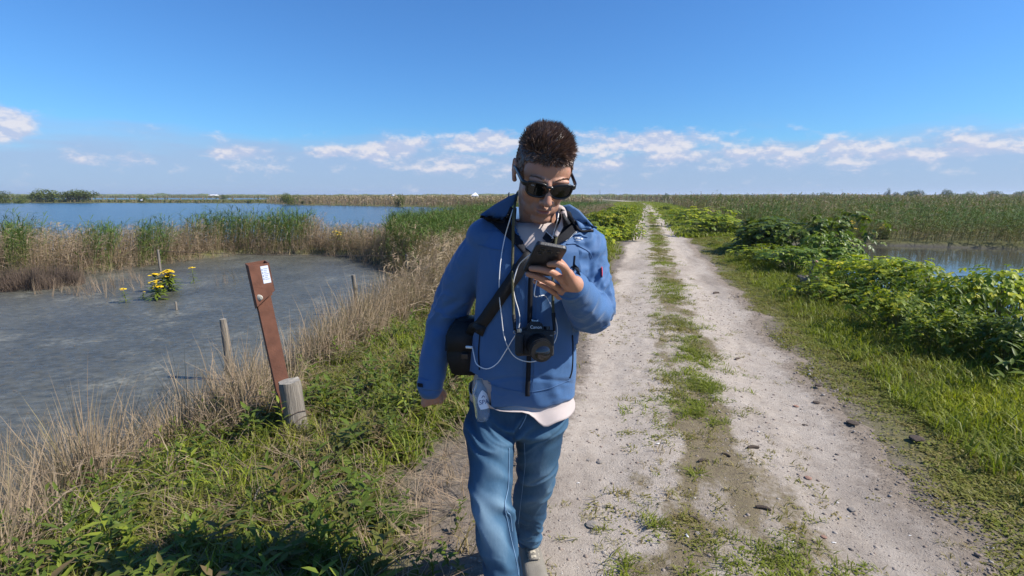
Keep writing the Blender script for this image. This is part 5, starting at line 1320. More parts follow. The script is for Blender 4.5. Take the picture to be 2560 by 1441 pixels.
def build_jeans():
    RL = [(1246, 985, 1.665, 68, .100), (1232, 1045, 1.645, 66, .100), (1226, 1100, 1.605, 62, .094), (1226, 1160, 1.565, 54, .084), (1229, 1220, 1.525, 49, .074), (1234, 1290, 1.485, 46, .068), (1246, 1370, 1.455, 44, .064), (1258, 1450, 1.43, 43, .062), (1271, 1550, 1.405, 46, .064), (1283, 1672, 1.38, 47, .066)]
    LL = [(1346, 985, 1.668, 70, .100), (1353, 1045, 1.675, 61, .100), (1350, 1095, 1.69, 57, .094), (1342, 1160, 1.72, 49, .082), (1332, 1215, 1.765, 44, .073), (1326, 1270, 1.83, 40, .068), (1320, 1312, 1.885, 33.5, .060), (1320, 1346, 1.935, 28, .056)]
    P = [loft(leg_rings(RL), 40), loft(leg_rings(LL), 40)]
    P.append(loft([ringpx(1299, 965, 112, 1.667, .100, 2.3), ringpx(1297, 1020, 118, 1.664, .106, 2.3), ringpx(1294, 1062, 108, 1.66, .104, 2.2), ringpx(1292, 1082, 70, 1.66, .07, 2.2)], 48))
    me = remesh('jeans', P, .0046, 7, .5)
    V = co(me); N_ = nrm(me); px, py, dep = proj(V); d = np.zeros(len(V)); z = V[:, 2]
    front = V[:, 1] - np.interp(z, [0, .1, .5, .85], [1.36, 1.36, 1.5, 1.66])
    right = px < 1290 + 0 * py
    lr = (px < 1288) | (py > 1300) & (px < 1300)
    # folds: whiskers at the hip, crumples behind the knee, stacking at the cuff
    kz = np.where(lr, .53, .48); kn = np.exp(-((z - kz) / .10) ** 2); low = sst(z, .42, .15); hip = np.exp(-((z - .76) / .07) ** 2)
    sl = np.where(lr, 1, -1)
    w1 = ridged(fbm(np.stack([V[:, 0] * 6, V[:, 1] * 5, z * 15 + sl * V[:, 0] * 11 + 2.5 * fbm(V * 7, 5, 2)], -1), 91, 2)) ** 1.7 - .42
    w2 = ridged(fbm(np.stack([V[:, 0] * 7, V[:, 1] * 7, z * 26 - sl * V[:, 0] * 14 + 2 * fbm(V * 9, 6, 2)], -1), 93, 2)) ** 1.6 - .42
    w3 = fbm(np.stack([V[:, 0] * 9, V[:, 1] * 7, z * 5], -1), 95, 3) - .5
    d = (  .020 * w1 * (.45 + .8 * kn + .5 * hip) + .013 * w2 * low * (1 + .4 * (~lr)) + .012 * w3) * sst(z, .90, .82)
    V = V + N_ * d[:, None]; set_co(me, V)
    # wash: pale thigh fronts and knees, worn ridges
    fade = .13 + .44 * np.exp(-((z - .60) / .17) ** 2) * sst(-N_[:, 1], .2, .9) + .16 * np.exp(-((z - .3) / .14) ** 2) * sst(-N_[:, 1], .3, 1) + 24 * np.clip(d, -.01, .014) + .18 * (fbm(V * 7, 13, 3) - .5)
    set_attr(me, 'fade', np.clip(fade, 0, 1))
    o = link('jeans', me, M_denim, person); o['label'] = 'faded mid-blue jeans'
    return o, me
O_jeans, ME_jeans = build_jeans()
BV_top = bvh_of(ME_jacket); BV_leg = bvh_of(ME_jeans); BV_cl = bvh_of(ME_jacket, ME_jeans); BV_all = bvh_of(ME_jacket, ME_jeans, ME_body)
# --- shoes
M_shoe = mat_simple('grey_suede', (.20, .18, .148), .85, 0, .4, 300, .18, 25, .2)
M_sole = mat_simple('pale_rubber', (.36, .34, .30), .7, 0, .2, 200, .12, 40)
M_lace = mat_simple('shoe_lace', (.42, .37, .28), .9)
M_sock = mat_simple('beige_sock', (.46, .40, .33), .95, 0, .5, 500, .1, 60)
def shoe(ankle, yaw, ground):
    base = Vector((ankle.x, ankle.y, ground)); M = Matrix.Translation(base) @ Matrix.Rotation(yaw, 4, 'Z')
    def sec(y, w, h, z0): # cross-section ring of the upper at y (toe towards -y)
        out = []
        for k in range(24):
            a = 2 * math.pi * k / 24; ca, sa = math.cos(a), math.sin(a)
            out.append(M @ Vector((w * math.copysign(abs(ca) ** .8, ca), y, z0 + h * (.5 + .5 * math.copysign(abs(sa) ** .85, sa)))))
        return out
    rows = [(.068, .018, .050, .022), (.060, .031, .088, .020), (.035, .038, .112, .018), (.0, .041, .104, .016), (-.04, .043, .086, .016), (-.09, .046, .070, .016), (-.14, .0475, .056, .016), (-.175, .044, .046, .017), (-.20, .033, .036, .019), (-.212, .014, .022, .022)]
    V = []; n = 24
    for y, w, h, z0 in rows: V += sec(y, w, h, z0)
    Fs = [tuple(f) for f in grid_faces(len(rows), n, True)] + [tuple(range(n)), tuple((len(rows) - 1) * n + k for k in range(n))]
    me = py_mesh('shoe', V, Fs, True); bm = bmesh.new(); bm.from_mesh(me); up = bm_mesh('shoe', bm, True)
    o = link('shoe', up, M_shoe, person); o.modifiers.new('round', 'SUBSURF').render_levels = 2
    o['label'] = 'scuffed grey-beige lace-up shoe'
    # sole
    ol = [(.0, .078), (.026, .068), (.040, .035), (.043, 0), (.045, -.05), (.051, -.10), (.053, -.145), (.047, -.185), (.028, -.213), (0, -.222)]
    ol = ol + [(-x, y) for x, y in ol[-2:0:-1]]
    bm = bmesh.new()
    vb = [bm.verts.new(M @ Vector((x, y, .0 + .010 * max(0, (-y - .15) / .07) ** 2))) for x, y in ol]; vt = [bm.verts.new(M @ Vector((x * .99, y * .99, .026 + .008 * max(0, (-y - .15) / .07) ** 2))) for x, y in ol]
    bm.faces.new(vb[::-1]); bm.faces.new(vt)
    for i in range(len(ol)): bm.faces.new((vb[i], vb[(i + 1) % len(ol)], vt[(i + 1) % len(ol)], vt[i]))
    link('sole', bm_mesh('sole', bm), M_sole, o).modifiers.new('round', 'BEVEL').width = .004
    # tongue and laces
    tn = [M @ Vector((0, y, z)) for y, z in ((-.115, .086), (-.08, .101), (-.045, .120), (-.022, .140))]
    v, f = band(spline(tn, 4), .021, .004, M.to_3x3() @ Vector((0, -.5, 1))); link('tongue', py_mesh('tongue', v, f, True), M_shoe, o)
    for i in range(5):
        y = -.112 + .018 * i; z = .090 + .0078 * i + (.004 if i > 3 else 0)
        for sg in (-1, 1):
            v, f = band([M @ Vector((-.023 * sg, y, z - .004)), M @ Vector((0, y + .007, z + .005)), M @ Vector((.023 * sg, y + .014, z + .002))], .0028, .0018, M.to_3x3() @ Vector((0, -.4, 1)))
            link('lace', py_mesh('lace', v, f), M_lace, o)
    # sock
    v, f = tube([ankle + Vector((0, .01, -.05)), ankle, ankle + Vector((0, .008, .06))], .040, 20); link('sock', py_mesh('sock', v, f, True), M_sock, o)
    return o
shoe(un(1322, 1362, 1.95), R(9), .020)
shoe(un(1284, 1690, 1.375), R(-4), .020)

# --- jacket details
def on_jacket(name, pxs, half, thick, mat, off=.002, k=6):
    p = path_on(BV_top, pxs, off, k); v, f = band(p, half, thick); return link(name, py_mesh(name, v, f, True), mat, O_jacket)
on_jacket('zipper', [(1327, 690), (1325, 760), (1323, 850), (1321, 930), (1319, 970), (1319, 990)], .0072, .0022, M_lining, .0025, 8)
for x0 in (-1, 1):
    on_jacket('placket_seam', [(1327 + 13 * x0, 690), (1325 + 13 * x0, 760), (1323 + 13 * x0, 850), (1321 + 13 * x0, 930), (1319 + 12 * x0, 985)], .0008, .0012, M_jacket, .001, 8)
on_jacket('pocket_slit', [(1431, 838), (1432, 880), (1430, 925), (1424, 946)], .0022, .0015, M_lining, .0012)
on_jacket('pocket_slit', [(1200, 838), (1197, 880), (1199, 925)], .0022, .0015, M_lining, .0012)
on_jacket('chest_zip', [(1437, 640), (1434, 675), (1432, 705)], .0022, .0016, M_lining, .001)
on_jacket('yoke_seam', [(1416, 611), (1437, 610), (1452, 618), (1474, 632), (1480, 645)], .0016, .0018, M_jacket, .001)
on_jacket('yoke_seam', [(1196, 612), (1230, 622), (1262, 626)], .0012, .0014, M_jacket, .001)
on_jacket('hem_seam', [(1190, 942), (1230, 962), (1270, 974), (1320, 980), (1370, 972), (1425, 950)], .0010, .0012, M_jacket, .0008)
# white embroidery on the chest and the red patch on the sleeve
mp = path_on(BV_top, [(1436, 596), (1458, 602)], .003, 3)
for i, (x, y, w) in enumerate(((1438, 594, 5), (1446, 595, 5), (1454, 597, 4), (1445, 601, 8))):
    p = path_on(BV_top, [(x - w * .7, y), (x + w * .7, y + 1)], .0018, 2); v, f = band(p, .0022 if i < 3 else .0008, .0008); link('embroidery', py_mesh('embroidery', v, f), M_print, O_jacket)
M_red = mat_simple('red_patch', (.45, .02, .04), .8)
p = [hit(BV_top, 1504, y, .003, 1.64) for y in (668, 676, 684, 692)]; v, f = band(p, .006, .0012, Vector((1, -.35, 0))); link('sleeve_patch', py_mesh('sleeve_patch', v, f, True), M_red, O_jacket)
# cuffs
for pts, r0 in (([un(1077.5, 946, 1.672), un(1074.5, 972, 1.664)], .0425), ([un(1434, 722, 1.41), un(1427, 713, 1.388)], .0425)):
    v, f = tube(spline([pts[0], pts[1]], 5), lambda t: r0 + .0012 * math.sin(math.pi * t), 28); link('cuff', py_mesh('cuff', v, f, True), M_jacket, O_jacket)
v, f = band([hit(BV_top, 1046, 962, .003, 1.66), hit(BV_top, 1050, 963, .003, 1.66), hit(BV_top, 1058, 964, .004, 1.66)], .006, .002); link('cuff_tab', py_mesh('cuff_tab', v, f), M_lining, O_jacket)
v, f = band([hit(BV_top, 1431, 664, .004, 1.40), hit(BV_top, 1440, 672, .004, 1.41), hit(BV_top, 1446, 686, .004, 1.42)], .007, .003); link('cuff_tab', py_mesh('cuff_tab', v, f), M_lining, O_jacket)
# turned-back lining and collar
def o_lin(px, py): return .004 + .004 * max(0, math.sin((px + py) * .06))
patch_on('lining', BV_all, [(1276, 516), (1262, 548), (1202, 541), (1231, 562), (1280, 605), (1312, 640), (1326, 636), (1296, 578), (1286, 545), (1284, 520)], o_lin, .003, M_lining, O_jacket, 6)
patch_on('lining', BV_all, [(1402, 522), (1426, 530), (1446, 574), (1420, 600), (1396, 612), (1362, 640), (1340, 650), (1372, 602), (1392, 566)], o_lin, .003, M_lining, O_jacket, 6)
def o_colL(px, py): return .012 + .030 * max(0, min(1, (px - 1200) / 80)) * max(0, min(1, (560 - py) / 50)) 
def o_colR(px, py): return .014 + .030 * max(0, min(1, (1490 - px) / 80)) * max(0, min(1, (580 - py) / 55))
patch_on('collar', BV_all, [(1292, 484), (1270, 492), (1236, 512), (1199, 538), (1226, 549), (1258, 556), (1270, 536), (1284, 512)], o_colL, .005, M_jacket, O_jacket, 6, .006, 1.60)
patch_on('collar', BV_all, [(1400, 516), (1424, 511), (1448, 526), (1491, 573), (1478, 579), (1444, 578), (1432, 556), (1420, 532)], o_colR, .005, M_jacket, O_jacket, 6, .006, 1.60)
# dark tape under the collar edges, and the white tape lettering
def tape(pxs, off):
    p = path_on(BV_all, pxs, off, 5); v, f = band(p, .0040, .0022); link('collar_tape', py_mesh('collar_tape', v, f, True), M_lining, O_jacket)
tape([(1200, 543), (1228, 554), (1258, 560), (1271, 541)], .014); tape([(1421, 534), (1434, 560), (1446, 582), (1480, 583)], .016)
def letters(s, pxs, off, size):
    p = path_on(BV_all, pxs, off, 14); L_ = [0]
    for a, b in zip(p, p[1:]): L_.append(L_[-1] + (b - a).length)
    step = L_[-1] / len(s)
    parts = []
    for i, ch in enumerate(s):
        if ch == ' ': continue
        t = (i + .5) * step; k = max(j for j in range(len(L_)) if L_[j] <= t); k = min(k, len(p) - 2)
        c = p[k].lerp(p[k + 1], (t - L_[k]) / max(1e-6, L_[k + 1] - L_[k])); x = (p[k + 1] - p[k]).normalized(); n = (Vector((0, 0, CAMH)) - c).normalized(); y = n.cross(x).normalized(); n = x.cross(y)
        me = text_mesh(ch, size, .0002); me.transform(mat4(x, y, n, c)); parts.append(me)
    bm = bmesh.new()
    for me in parts: bm.from_mesh(me); bpy.data.meshes.remove(me)
    o = link('tape_lettering', bm_mesh('tape_lettering', bm), M_print, O_jacket)
letters('GEOGRAPHICAL', [(1412, 603), (1428, 592), (1443, 582)], .010, .0075)
letters('GEOGRAPHICAL', [(1266, 548), (1273, 530), (1283, 512)], .016, .0065)
# standing collar round the back of the neck
nc = un(1345, 548, 1.672); pts = []
for a in np.linspace(R(-8), R(188), 15): pts.append(nc + Vector((.083 * math.cos(a), .070 * math.sin(a), .012 + .012 * math.sin(a))))
v, f = band(pts, .026, .006, Vector((0, 0, 1))); 
V_, F_ = [], []
for i, a in enumerate(np.linspace(R(-25), R(205), 24)):
    for r_, z in ((.080, -.03), (.075, .035), (.081, .037), (.088, -.03)): V_.append(nc + Vector((r_ * math.cos(a), .9 * r_ * math.sin(a) + .004, z)))
for i in range(23):
    for k in range(4): F_.append((i * 4 + k, i * 4 + (k + 1) % 4, i * 4 + 4 + (k + 1) % 4, i * 4 + 4 + k))
link('collar_stand', py_mesh('collar_stand', V_, F_, True), M_jacket, O_jacket)
# hood or scarf edge of pale cotton beside the neck
p = [un(1392, 520, 1.56), un(1405, 525, 1.555), un(1410, 545, 1.545), un(1400, 570, 1.53), un(1388, 592, 1.52)]
v, f = band(spline(p, 5), lambda t: .010 - .004 * t, .006); link('t_shirt_fold', py_mesh('t_shirt_fold', v, f, True), M_tee, O_tee)

# --- jeans details
def on_jeans(name, pxs, half, thick, mat, off=.0015, k=6):
    p = path_on(BV_leg, pxs, off, k); v, f = band(p, half, thick); return link(name, py_mesh(name, v, f, True), mat, O_jeans)
on_jeans('seam', [(1273, 1120), (1272, 1170), (1270, 1220), (1262, 1262), (1268, 1300), (1278, 1350), (1290, 1400), (1296, 1440)], .0012, .0016, M_seam)
on_jeans('seam', [(1311, 1108), (1313, 1160), (1308, 1210), (1302, 1260), (1296, 1310)], .0009, .0012, M_seam)
on_jeans('fly_seam', [(1318, 1012), (1315, 1040), (1305, 1062), (1298, 1072)], .0014, .0018, M_seam)
on_jeans('pocket_seam', [(1186, 985), (1196, 1000), (1212, 1004), (1232, 994)], .0016, .002, M_denim)
on_jeans('pocket_seam', [(1405, 1042), (1392, 1050), (1376, 1048)], .0012, .0014, M_denim)
on_jeans('patch_seam', [(1262, 1262), (1268, 1280), (1276, 1290), (1280, 1330)], .0012, .0016, M_seam)

# --- sunglasses
def build_glasses():
    root = empty('sunglasses', hl((0, -.108, .004))); tag(root, 'black square-rimmed sunglasses on the walker\'s face', 'sunglasses')
    def outline(sx, grow, n=36):
        pts = []
        for k in range(n):
            a = 2 * math.pi * k / n; ca, sa = math.cos(a), math.sin(a)
            x = (.0265 + grow) * math.copysign(abs(ca) ** .72, ca); z = (.0180 + grow) * math.copysign(abs(sa) ** .75, sa)
            z += .0022 * (x * sx) / .025 * (1 if sa > 0 else .2); x *= 1 + .10 * (z / .02)
            pts.append((sx * .0335 + x, z - .003))
        return pts
    def surf(x, z, d): return hl((x, -.109 + 2.2 * x * x - .05 * z + d, .004 + z))
    M_lens = mat_simple('dark_lens', (.006, .007, .006), .08, 0, 0, 0, 0, 0, .35)
    for sx in (-1, 1):
        inn, out = outline(sx, 0), outline(sx, .0048); n = len(inn); V = []
        for d in (-.0022, .0024):
            V += [surf(x, z, d) for x, z in inn] + [surf(x, z, d) for x, z in out]
        Fs = []
        for k in range(n):
            j = (k + 1) % n
            Fs += [(k, j, n + j, n + k), (2 * n + k, 3 * n + k, 3 * n + j, 2 * n + j), (n + k, n + j, 3 * n + j, 3 * n + k), (k, 2 * n + k, 2 * n + j, j)]
        me = py_mesh('rim', V, Fs); bm = bmesh.new(); bm.from_mesh(me); link('rim', bm_mesh('rim', bm, True), M_plastic, root)
        c = surf(sx * .0335, -.003, -.0015); V = [surf(x, z, .0) for x, z in inn] + [c]
        link('lens', py_mesh('lens', V, [(k, (k + 1) % n, n) for k in range(n)], True), M_lens, root)
        # hinge block and temple
        bm = bmesh.new(); V = [hl((sx * .060, -.101, .014)), hl((sx * .0715, -.092, .015)), hl((sx * .0755, -.05, .013)), hl((sx * .079, .0, .009)), hl((sx * .081, .022, .004)), hl((sx * .081, .040, -.016))]
        v, f = band(spline(V, 4), lambda t: .0075 - .0035 * t, .0034, HEAD_R @ Vector((sx, -.2, 0))); link('temple', py_mesh('temple', v, f, True), M_plastic, root)
    v, f = tube(spline([surf(-.010, .006, .0), surf(0, .0085, -.001), surf(.010, .006, .0)], 4), .0042, 10); link('bridge', py_mesh('bridge', v, f, True), M_plastic, root)
    # maker's script on the lens corner: tiny pale marks
    for i in range(3):
        p = surf(-.050 + .0028 * i, .0095, -.0026); v, f = sphere_vf(p, (.0009, .0006, .0008), None, 6, 4); link('lens_mark', py_mesh('lens_mark', v, f), M_print, root)
build_glasses()

# --- phone
def build_phone():
    root = empty('smartphone', PH_C); tag(root, 'dark phone in a black case held up in the walker\'s hand', 'phone')
    M_case = mat_simple('phone_case', (.010, .011, .015), .42, 0, .15, 500, .1, 60)
    M_glass = mat_simple('lens_glass', (.03, .03, .028), .08, 0, 0, 0, 0, 0, .7); M_ring = mat_simple('lens_ring', (.10, .10, .10), .3, .8)
    M = mat4(PH_W, PH_L, PH_W.cross(PH_L), PH_C); s = 1 if PH_W.cross(PH_L).dot(PH_N) > 0 else -1
    bm = bmesh.new(); w, l, t = PH_WID / 2, PH_LEN / 2, PH_TH / 2; rr = .011; ol = []
    for cx, cy, a0 in ((w - rr, l - rr, 0), (-w + rr, l - rr, 90), (-w + rr, -l + rr, 180), (w - rr, -l + rr, 270)):
        for a in range(0, 91, 15): ol.append((cx + rr * math.cos(R(a0 + a)), cy + rr * math.sin(R(a0 + a))))
    vb = [bm.verts.new(M @ Vector((x, y, -t))) for x, y in ol]; vt = [bm.verts.new(M @ Vector((x, y, t))) for x, y in ol]
    bm.faces.new(vb[::-1]); bm.faces.new(vt)
    for i in range(len(ol)): bm.faces.new((vb[i], vb[(i + 1) % len(ol)], vt[(i + 1) % len(ol)], vt[i]))
    o = link('case', bm_mesh('case', bm), M_case, root); md = o.modifiers.new('round', 'BEVEL'); md.width = .0022; md.segments = 3; md.angle_limit = R(60)
    # screen on his side
    bm = bmesh.new(); v4 = [bm.verts.new(M @ Vector((x * .93, y * .96, -s * (t + .0006)))) for x, y in ((-w, -l), (w, -l), (w, l), (-w, l))]; bm.faces.new(v4); link('screen', bm_mesh('screen', bm), M_plastic, root)
    def disc(x, y, r, h, mat, name, par=root):
        a = M @ Vector((x, y, s * (t - .001))); b = M @ Vector((x, y, s * (t + h))); v, f = tube([a, b], r, 20); return link(name, py_mesh(name, v, f), mat, par)
    for x, y in ((-.018, .058), (-.020, .040), (.0, .050)):
        k = disc(x, y, .0075, .0016, M_ring, 'camera_ring'); disc(x, y, .0058, .0020, M_glass, 'camera_glass', k)
    for x, y in ((.020, .058), (.019, .043)): disc(x, y, .0042, .0012, M_ring, 'flash')
    # side buttons
    for y in (.03, .01):
        v, f = tube([M @ Vector((w + .0004, y - .007, 0)), M @ Vector((w + .0004, y + .007, 0))], .0012, 8); link('button', py_mesh('button', v, f), M_case, root)
build_phone()

# --- camera on its neck strap
def build_camera():
    C = un(1336, 857, 1.468); X = Vector((1, .05, -.03)).normalized(); Z = Vector((.04, .22, .97)).normalized(); Yv = Z.cross(X).normalized(); Z = X.cross(Yv)
    M = mat4(X, Yv, Z, C)          # local -y is the lens side
    M3 = M.to_3x3()
    root = empty('camera', C); tag(root, 'black mirrorless camera with zoom lens hanging at the walker\'s belly', 'camera')
    M_body = mat_simple('camera_body', (.011, .011, .012), .5, 0, .35, 700, .2, 90); M_barrel = mat_simple('lens_barrel', (.009, .009, .010), .35, 0, .1, 900, 0, 0)
    M_metal = mat_simple('bright_metal', (.55, .55, .56), .25, 1.0)
    def box(name, c, s, bev, mat, par=root):
        bm = bmesh.new(); box_bm(bm, c, s, None, bev, 3); bm.transform(M); return link(name, bm_mesh(name, bm, False), mat, par)
    def cyl(name, a, b, r, mat, par=root, n=32, r2=None):
        v, f = tube([M @ Vector(a), M @ Vector(b)], (lambda t: r + ((r2 if r2 else r) - r) * t), n); return link(name, py_mesh(name, v, f, False), mat, par)
    body = box('body', (0, 0, 0), (.112, .036, .076), .006, M_body)
    box('grip', (-.045, -.020, -.004), (.026, .030, .068), .010, M_body)
    # viewfinder hump
    bm = bmesh.new(); r = bmesh.ops.create_cube(bm, size=1.0)
    for v in bm.verts:
        up = v.co.z > 0; v.co = Vector((v.co.x * (.034 if up else .058), v.co.y * (.036 if up else .044) - .003, v.co.z * .026 + .048))
    bmesh.ops.bevel(bm, geom=list(bm.edges), offset=.004, segments=2, affect='EDGES'); bm.transform(M); link('viewfinder_hump', bm_mesh('viewfinder_hump', bm), M_body, root)
    sh = box('hot_shoe', (0, .003, .0635), (.019, .018, .003), .0008, M_metal); box('hot_shoe_slot', (0, .002, .0655), (.012, .019, .0025), .0004, M_body, sh)
    for x in (-.0085, .0085): box('hot_shoe_rail', (x, .003, .0665), (.0024, .018, .0022), .0004, M_metal, sh)
    cyl('mode_dial', (.036, .002, .036), (.036, .002, .048), .0095, M_barrel); cyl('shutter_button', (-.045, -.018, .030), (-.046, -.020, .041), .0075, M_metal); cyl('control_dial', (-.028, .0, .036), (-.028, 0, .044), .008, M_barrel)
    # lens
    lens = cyl('lens', (.008, -.016, -.006), (.010, -.034, -.010), .0345, M_barrel)
    cyl('lens_barrel', (.010, -.034, -.010), (.013, -.074, -.018), .0325, M_barrel, lens); 
    for t in np.linspace(0, 1, 5): 
        a = Vector((.010, -.036, -.010)).lerp(Vector((.012, -.060, -.015)), t); cyl('zoom_rib', a, a + Vector((.0001, -.0028, -.0005)), .0338, M_barrel, lens)
    cyl('front_rim', (.0125, -.074, -.018), (.0135, -.082, -.020), .0305, M_barrel, lens, 32, .0305)
    M_fg = mat_simple('front_glass', (.006, .006, .010), .05, 0, 0, 0, 0, 0, .8)
    v, f = sphere_vf(M @ Vector((.0133, -.078, -.0195)), (.024, .010, .024), M3, 24, 16); link('front_glass', py_mesh('front_glass', v, f, True), M_fg, lens)
    # maker's name on the hump, model mark beside the mount
    me = text_mesh('Canon', .0125, .0003); T = M @ mat4(Vector((1, 0, 0)), Vector((0, .12, .99)).normalized(), Vector((0, -.99, .12)).normalized(), Vector((.001, -.0263, .0455))); me.transform(T); link('lettering', me, M_print, root)
    me = text_mesh('R50', .0055, .0002); T = M @ mat4(Vector((1, 0, 0)), Vector((0, 0, 1)), Vector((0, -1, 0)), Vector((.047, -.0184, .022))); me.transform(T); link('lettering', me, mat_simple('grey_print', (.35, .35, .35), .6), root)
    # strap: two olive cords with black ends and rings
    neckL, neckR = un(1288, 506, 1.60), un(1397, 527, 1.60)
    for lug, nk, mid in ((M @ Vector((-.058, 0, .030)), neckL, [(1284, 545), (1283, 620), (1282, 700), (1284, 770)]), (M @ Vector((.058, 0, .030)), neckR, [(1393, 560), (1389, 600), (1382, 680), (1381, 760)])):
        p = [nk] + [hit(BV_cl, x, y, .014, 1.5) for x, y in mid]
        p[1].y = min(p[1].y, p[0].y - .02)
        e = lug + Vector((0, -.002, .006)); q = p[-1].lerp(e, .35)
        tube_obj('neck_strap', p + [q], .0042, M_olive, root, 10, 6)
        tube_obj('strap_end', [q.lerp(p[-1], .06), q.lerp(e, .35), e], lambda t: .0062 - .0022 * t, M_black, root, 10, 4)
        v, f = tube([lug + Vector((.004 * math.cos(a), .0, .004 * math.sin(a))) for a in np.linspace(0, 6.283, 13)], .0009, 6, False); link('split_ring', py_mesh('split_ring', v, f, True), M_metal, root)
    v, f = tube(spline([neckL, un(1300, 478, 1.70), nc + Vector((0, .075, .05)), un(1392, 490, 1.70), neckR], 6), .0042, 8); link('neck_strap', py_mesh('neck_strap', v, f, True), M_olive, root)
    return root
build_camera()

# --- shoulder bag with its strap across the chest
def build_bag():
    c = un(1158, 862, 1.675); root = empty('shoulder_bag', c); tag(root, 'black shoulder bag hanging at the walker\'s hip behind his sleeve', 'bag')
    def slab(name, rows, mat, bev):
        bm = bmesh.new(); rings = []
        for z, x0, x1, y0, y1 in rows: rings.append([bm.verts.new(c + Vector(q)) for q in ((x0, y0, z), (x1, y0, z), (x1, y1, z), (x0, y1, z))])
        bm.faces.new(rings[0][::-1]); bm.faces.new(rings[-1])
        for a, b in zip(rings, rings[1:]):
            for k in range(4): bm.faces.new((a[k], a[(k + 1) % 4], b[(k + 1) % 4], b[k]))
        bmesh.ops.bevel(bm, geom=list(bm.edges), offset=bev, segments=3, affect='EDGES'); return link(name, bm_mesh(name, bm, True), mat, root)
    slab('bag_body', [(-.092, -.034, .060, -.050, .045), (-.03, -.050, .062, -.056, .050), (.05, -.048, .060, -.050, .048)], M_black, .007)
    slab('flap', [(-.012, -.0535, .066, -.0615, .053), (.052, -.051, .064, -.055, .051), (.094, -.018, .058, -.036, .036)], M_black, .007)
    bm = bmesh.new(); box_bm(bm, c + Vector((.01, -.0635, -.02)), (.024, .006, .018), None, .002); link('clip', bm_mesh('clip', bm), M_plastic, root)
    p = [c + Vector((.030, -.048, .045)), c + Vector((.042, -.075, .075))] + path_on(BV_all, [(1204, 812), (1232, 772), (1262, 728), (1295, 680), (1330, 632), (1366, 590), (1394, 566)], .009, 5, 1.52)
    v, f = band(p, lambda t: .019 + .006 * float(sst(t, .7, .82)), .0035); link('strap', py_mesh('strap', v, f, True), M_black, root)
    q = [hit(BV_all, x, y, .012, 1.52) for x, y in ((1388, 574), (1402, 560), (1412, 550))] + [un(1420, 545, 1.60), un(1422, 545, 1.68)]
    v, f = band(spline(q, 4), .018, .004); link('strap_pad', py_mesh('strap_pad', v, f, True), M_black, root)
    # slider with pale trim
    a, b = hit(BV_all, 1352, 584, .016, 1.5), hit(BV_all, 1380, 608, .016, 1.5)
    v, f = band([a, (a + b) / 2 + Vector((0, -.003, 0)), b], .012, .005); link('slider', py_mesh('slider', v, f), M_plastic, root)
    v, f = band([a + Vector((.004, -.006, .011)), b + Vector((.004, -.006, .011))], .0012, .001); link('slider_trim', py_mesh('slider_trim', v, f), M_print, root)
    v, f = band([hit(BV_all, 1196, 806, .012), hit(BV_all, 1206, 822, .012), hit(BV_all, 1200, 834, .012)], .016, .004); link('strap_loop', py_mesh('strap_loop', v, f, True), M_black, root)
    return c
BAG_C = build_bag()

# --- white cables
def cable(name, label, pxs, offs, r_=.0019, plug=None, ends=()):
    p = []
    for (x, y), o_ in zip(pxs, offs):
        p.append(un(x, y, -o_) if o_ < 0 else hit(BV_all, x, y, o_, 1.52))
    sp = spline(p, 8); v, f = tube(sp, r_, 8); me = py_mesh(name, v, f, True)
    root = link(name, me, M_white_plastic); tag(root, label, 'cable')
    for a, b, rr in ends:
        v, f = tube([sp[a], sp[a].lerp(sp[b], 1.0)], rr, 10); link('plug', py_mesh('plug', v, f), M_white_plastic, root)
    return root
cable('charging_cable', 'white charging cable looping from the shoulder bag up to the phone', [(1166, 868), (1180, 869), (1189, 884), (1196, 910), (1218, 921), (1243, 908), (1263, 880), (1280, 852), (1294, 826), (1299, 800), (1296, 775), (1288, 745), (1284, 715), (1288, 690), (1302, 662), (1322, 640), (1336, 630)],
      [-1.60, -1.585, .012, .012, .012, .012, .012, .012, .014, .012, .012, .012, .012, .016, .03, -1.40, -1.33], .0016, None, ((0, 8, .0042),))
cable('earphone_cord', 'white earphone cord hanging from the neck in a long loop past the camera', [(1287, 508), (1276, 545), (1262, 600), (1252, 665), (1250, 730), (1255, 790), (1262, 840), (1274, 872), (1292, 892), (1318, 902), (1345, 898), (1368, 876), (1386, 842), (1390, 815), (1384, 785), (1376, 760), (1360, 738), (1346, 715), (1343, 698)],
      [-1.585, .016, .012, .012, .012, .012, .012, .014, .016, .018, .018, .030, .030, .02, .016, .016, .02, .05, -1.36], .0015)
cable('earphone_cord', 'white earphone cord beside the strap at the other side of the neck', [(1398, 524), (1394, 550), (1388, 580), (1380, 602)], [-1.575, .018, .022, .03], .0015)

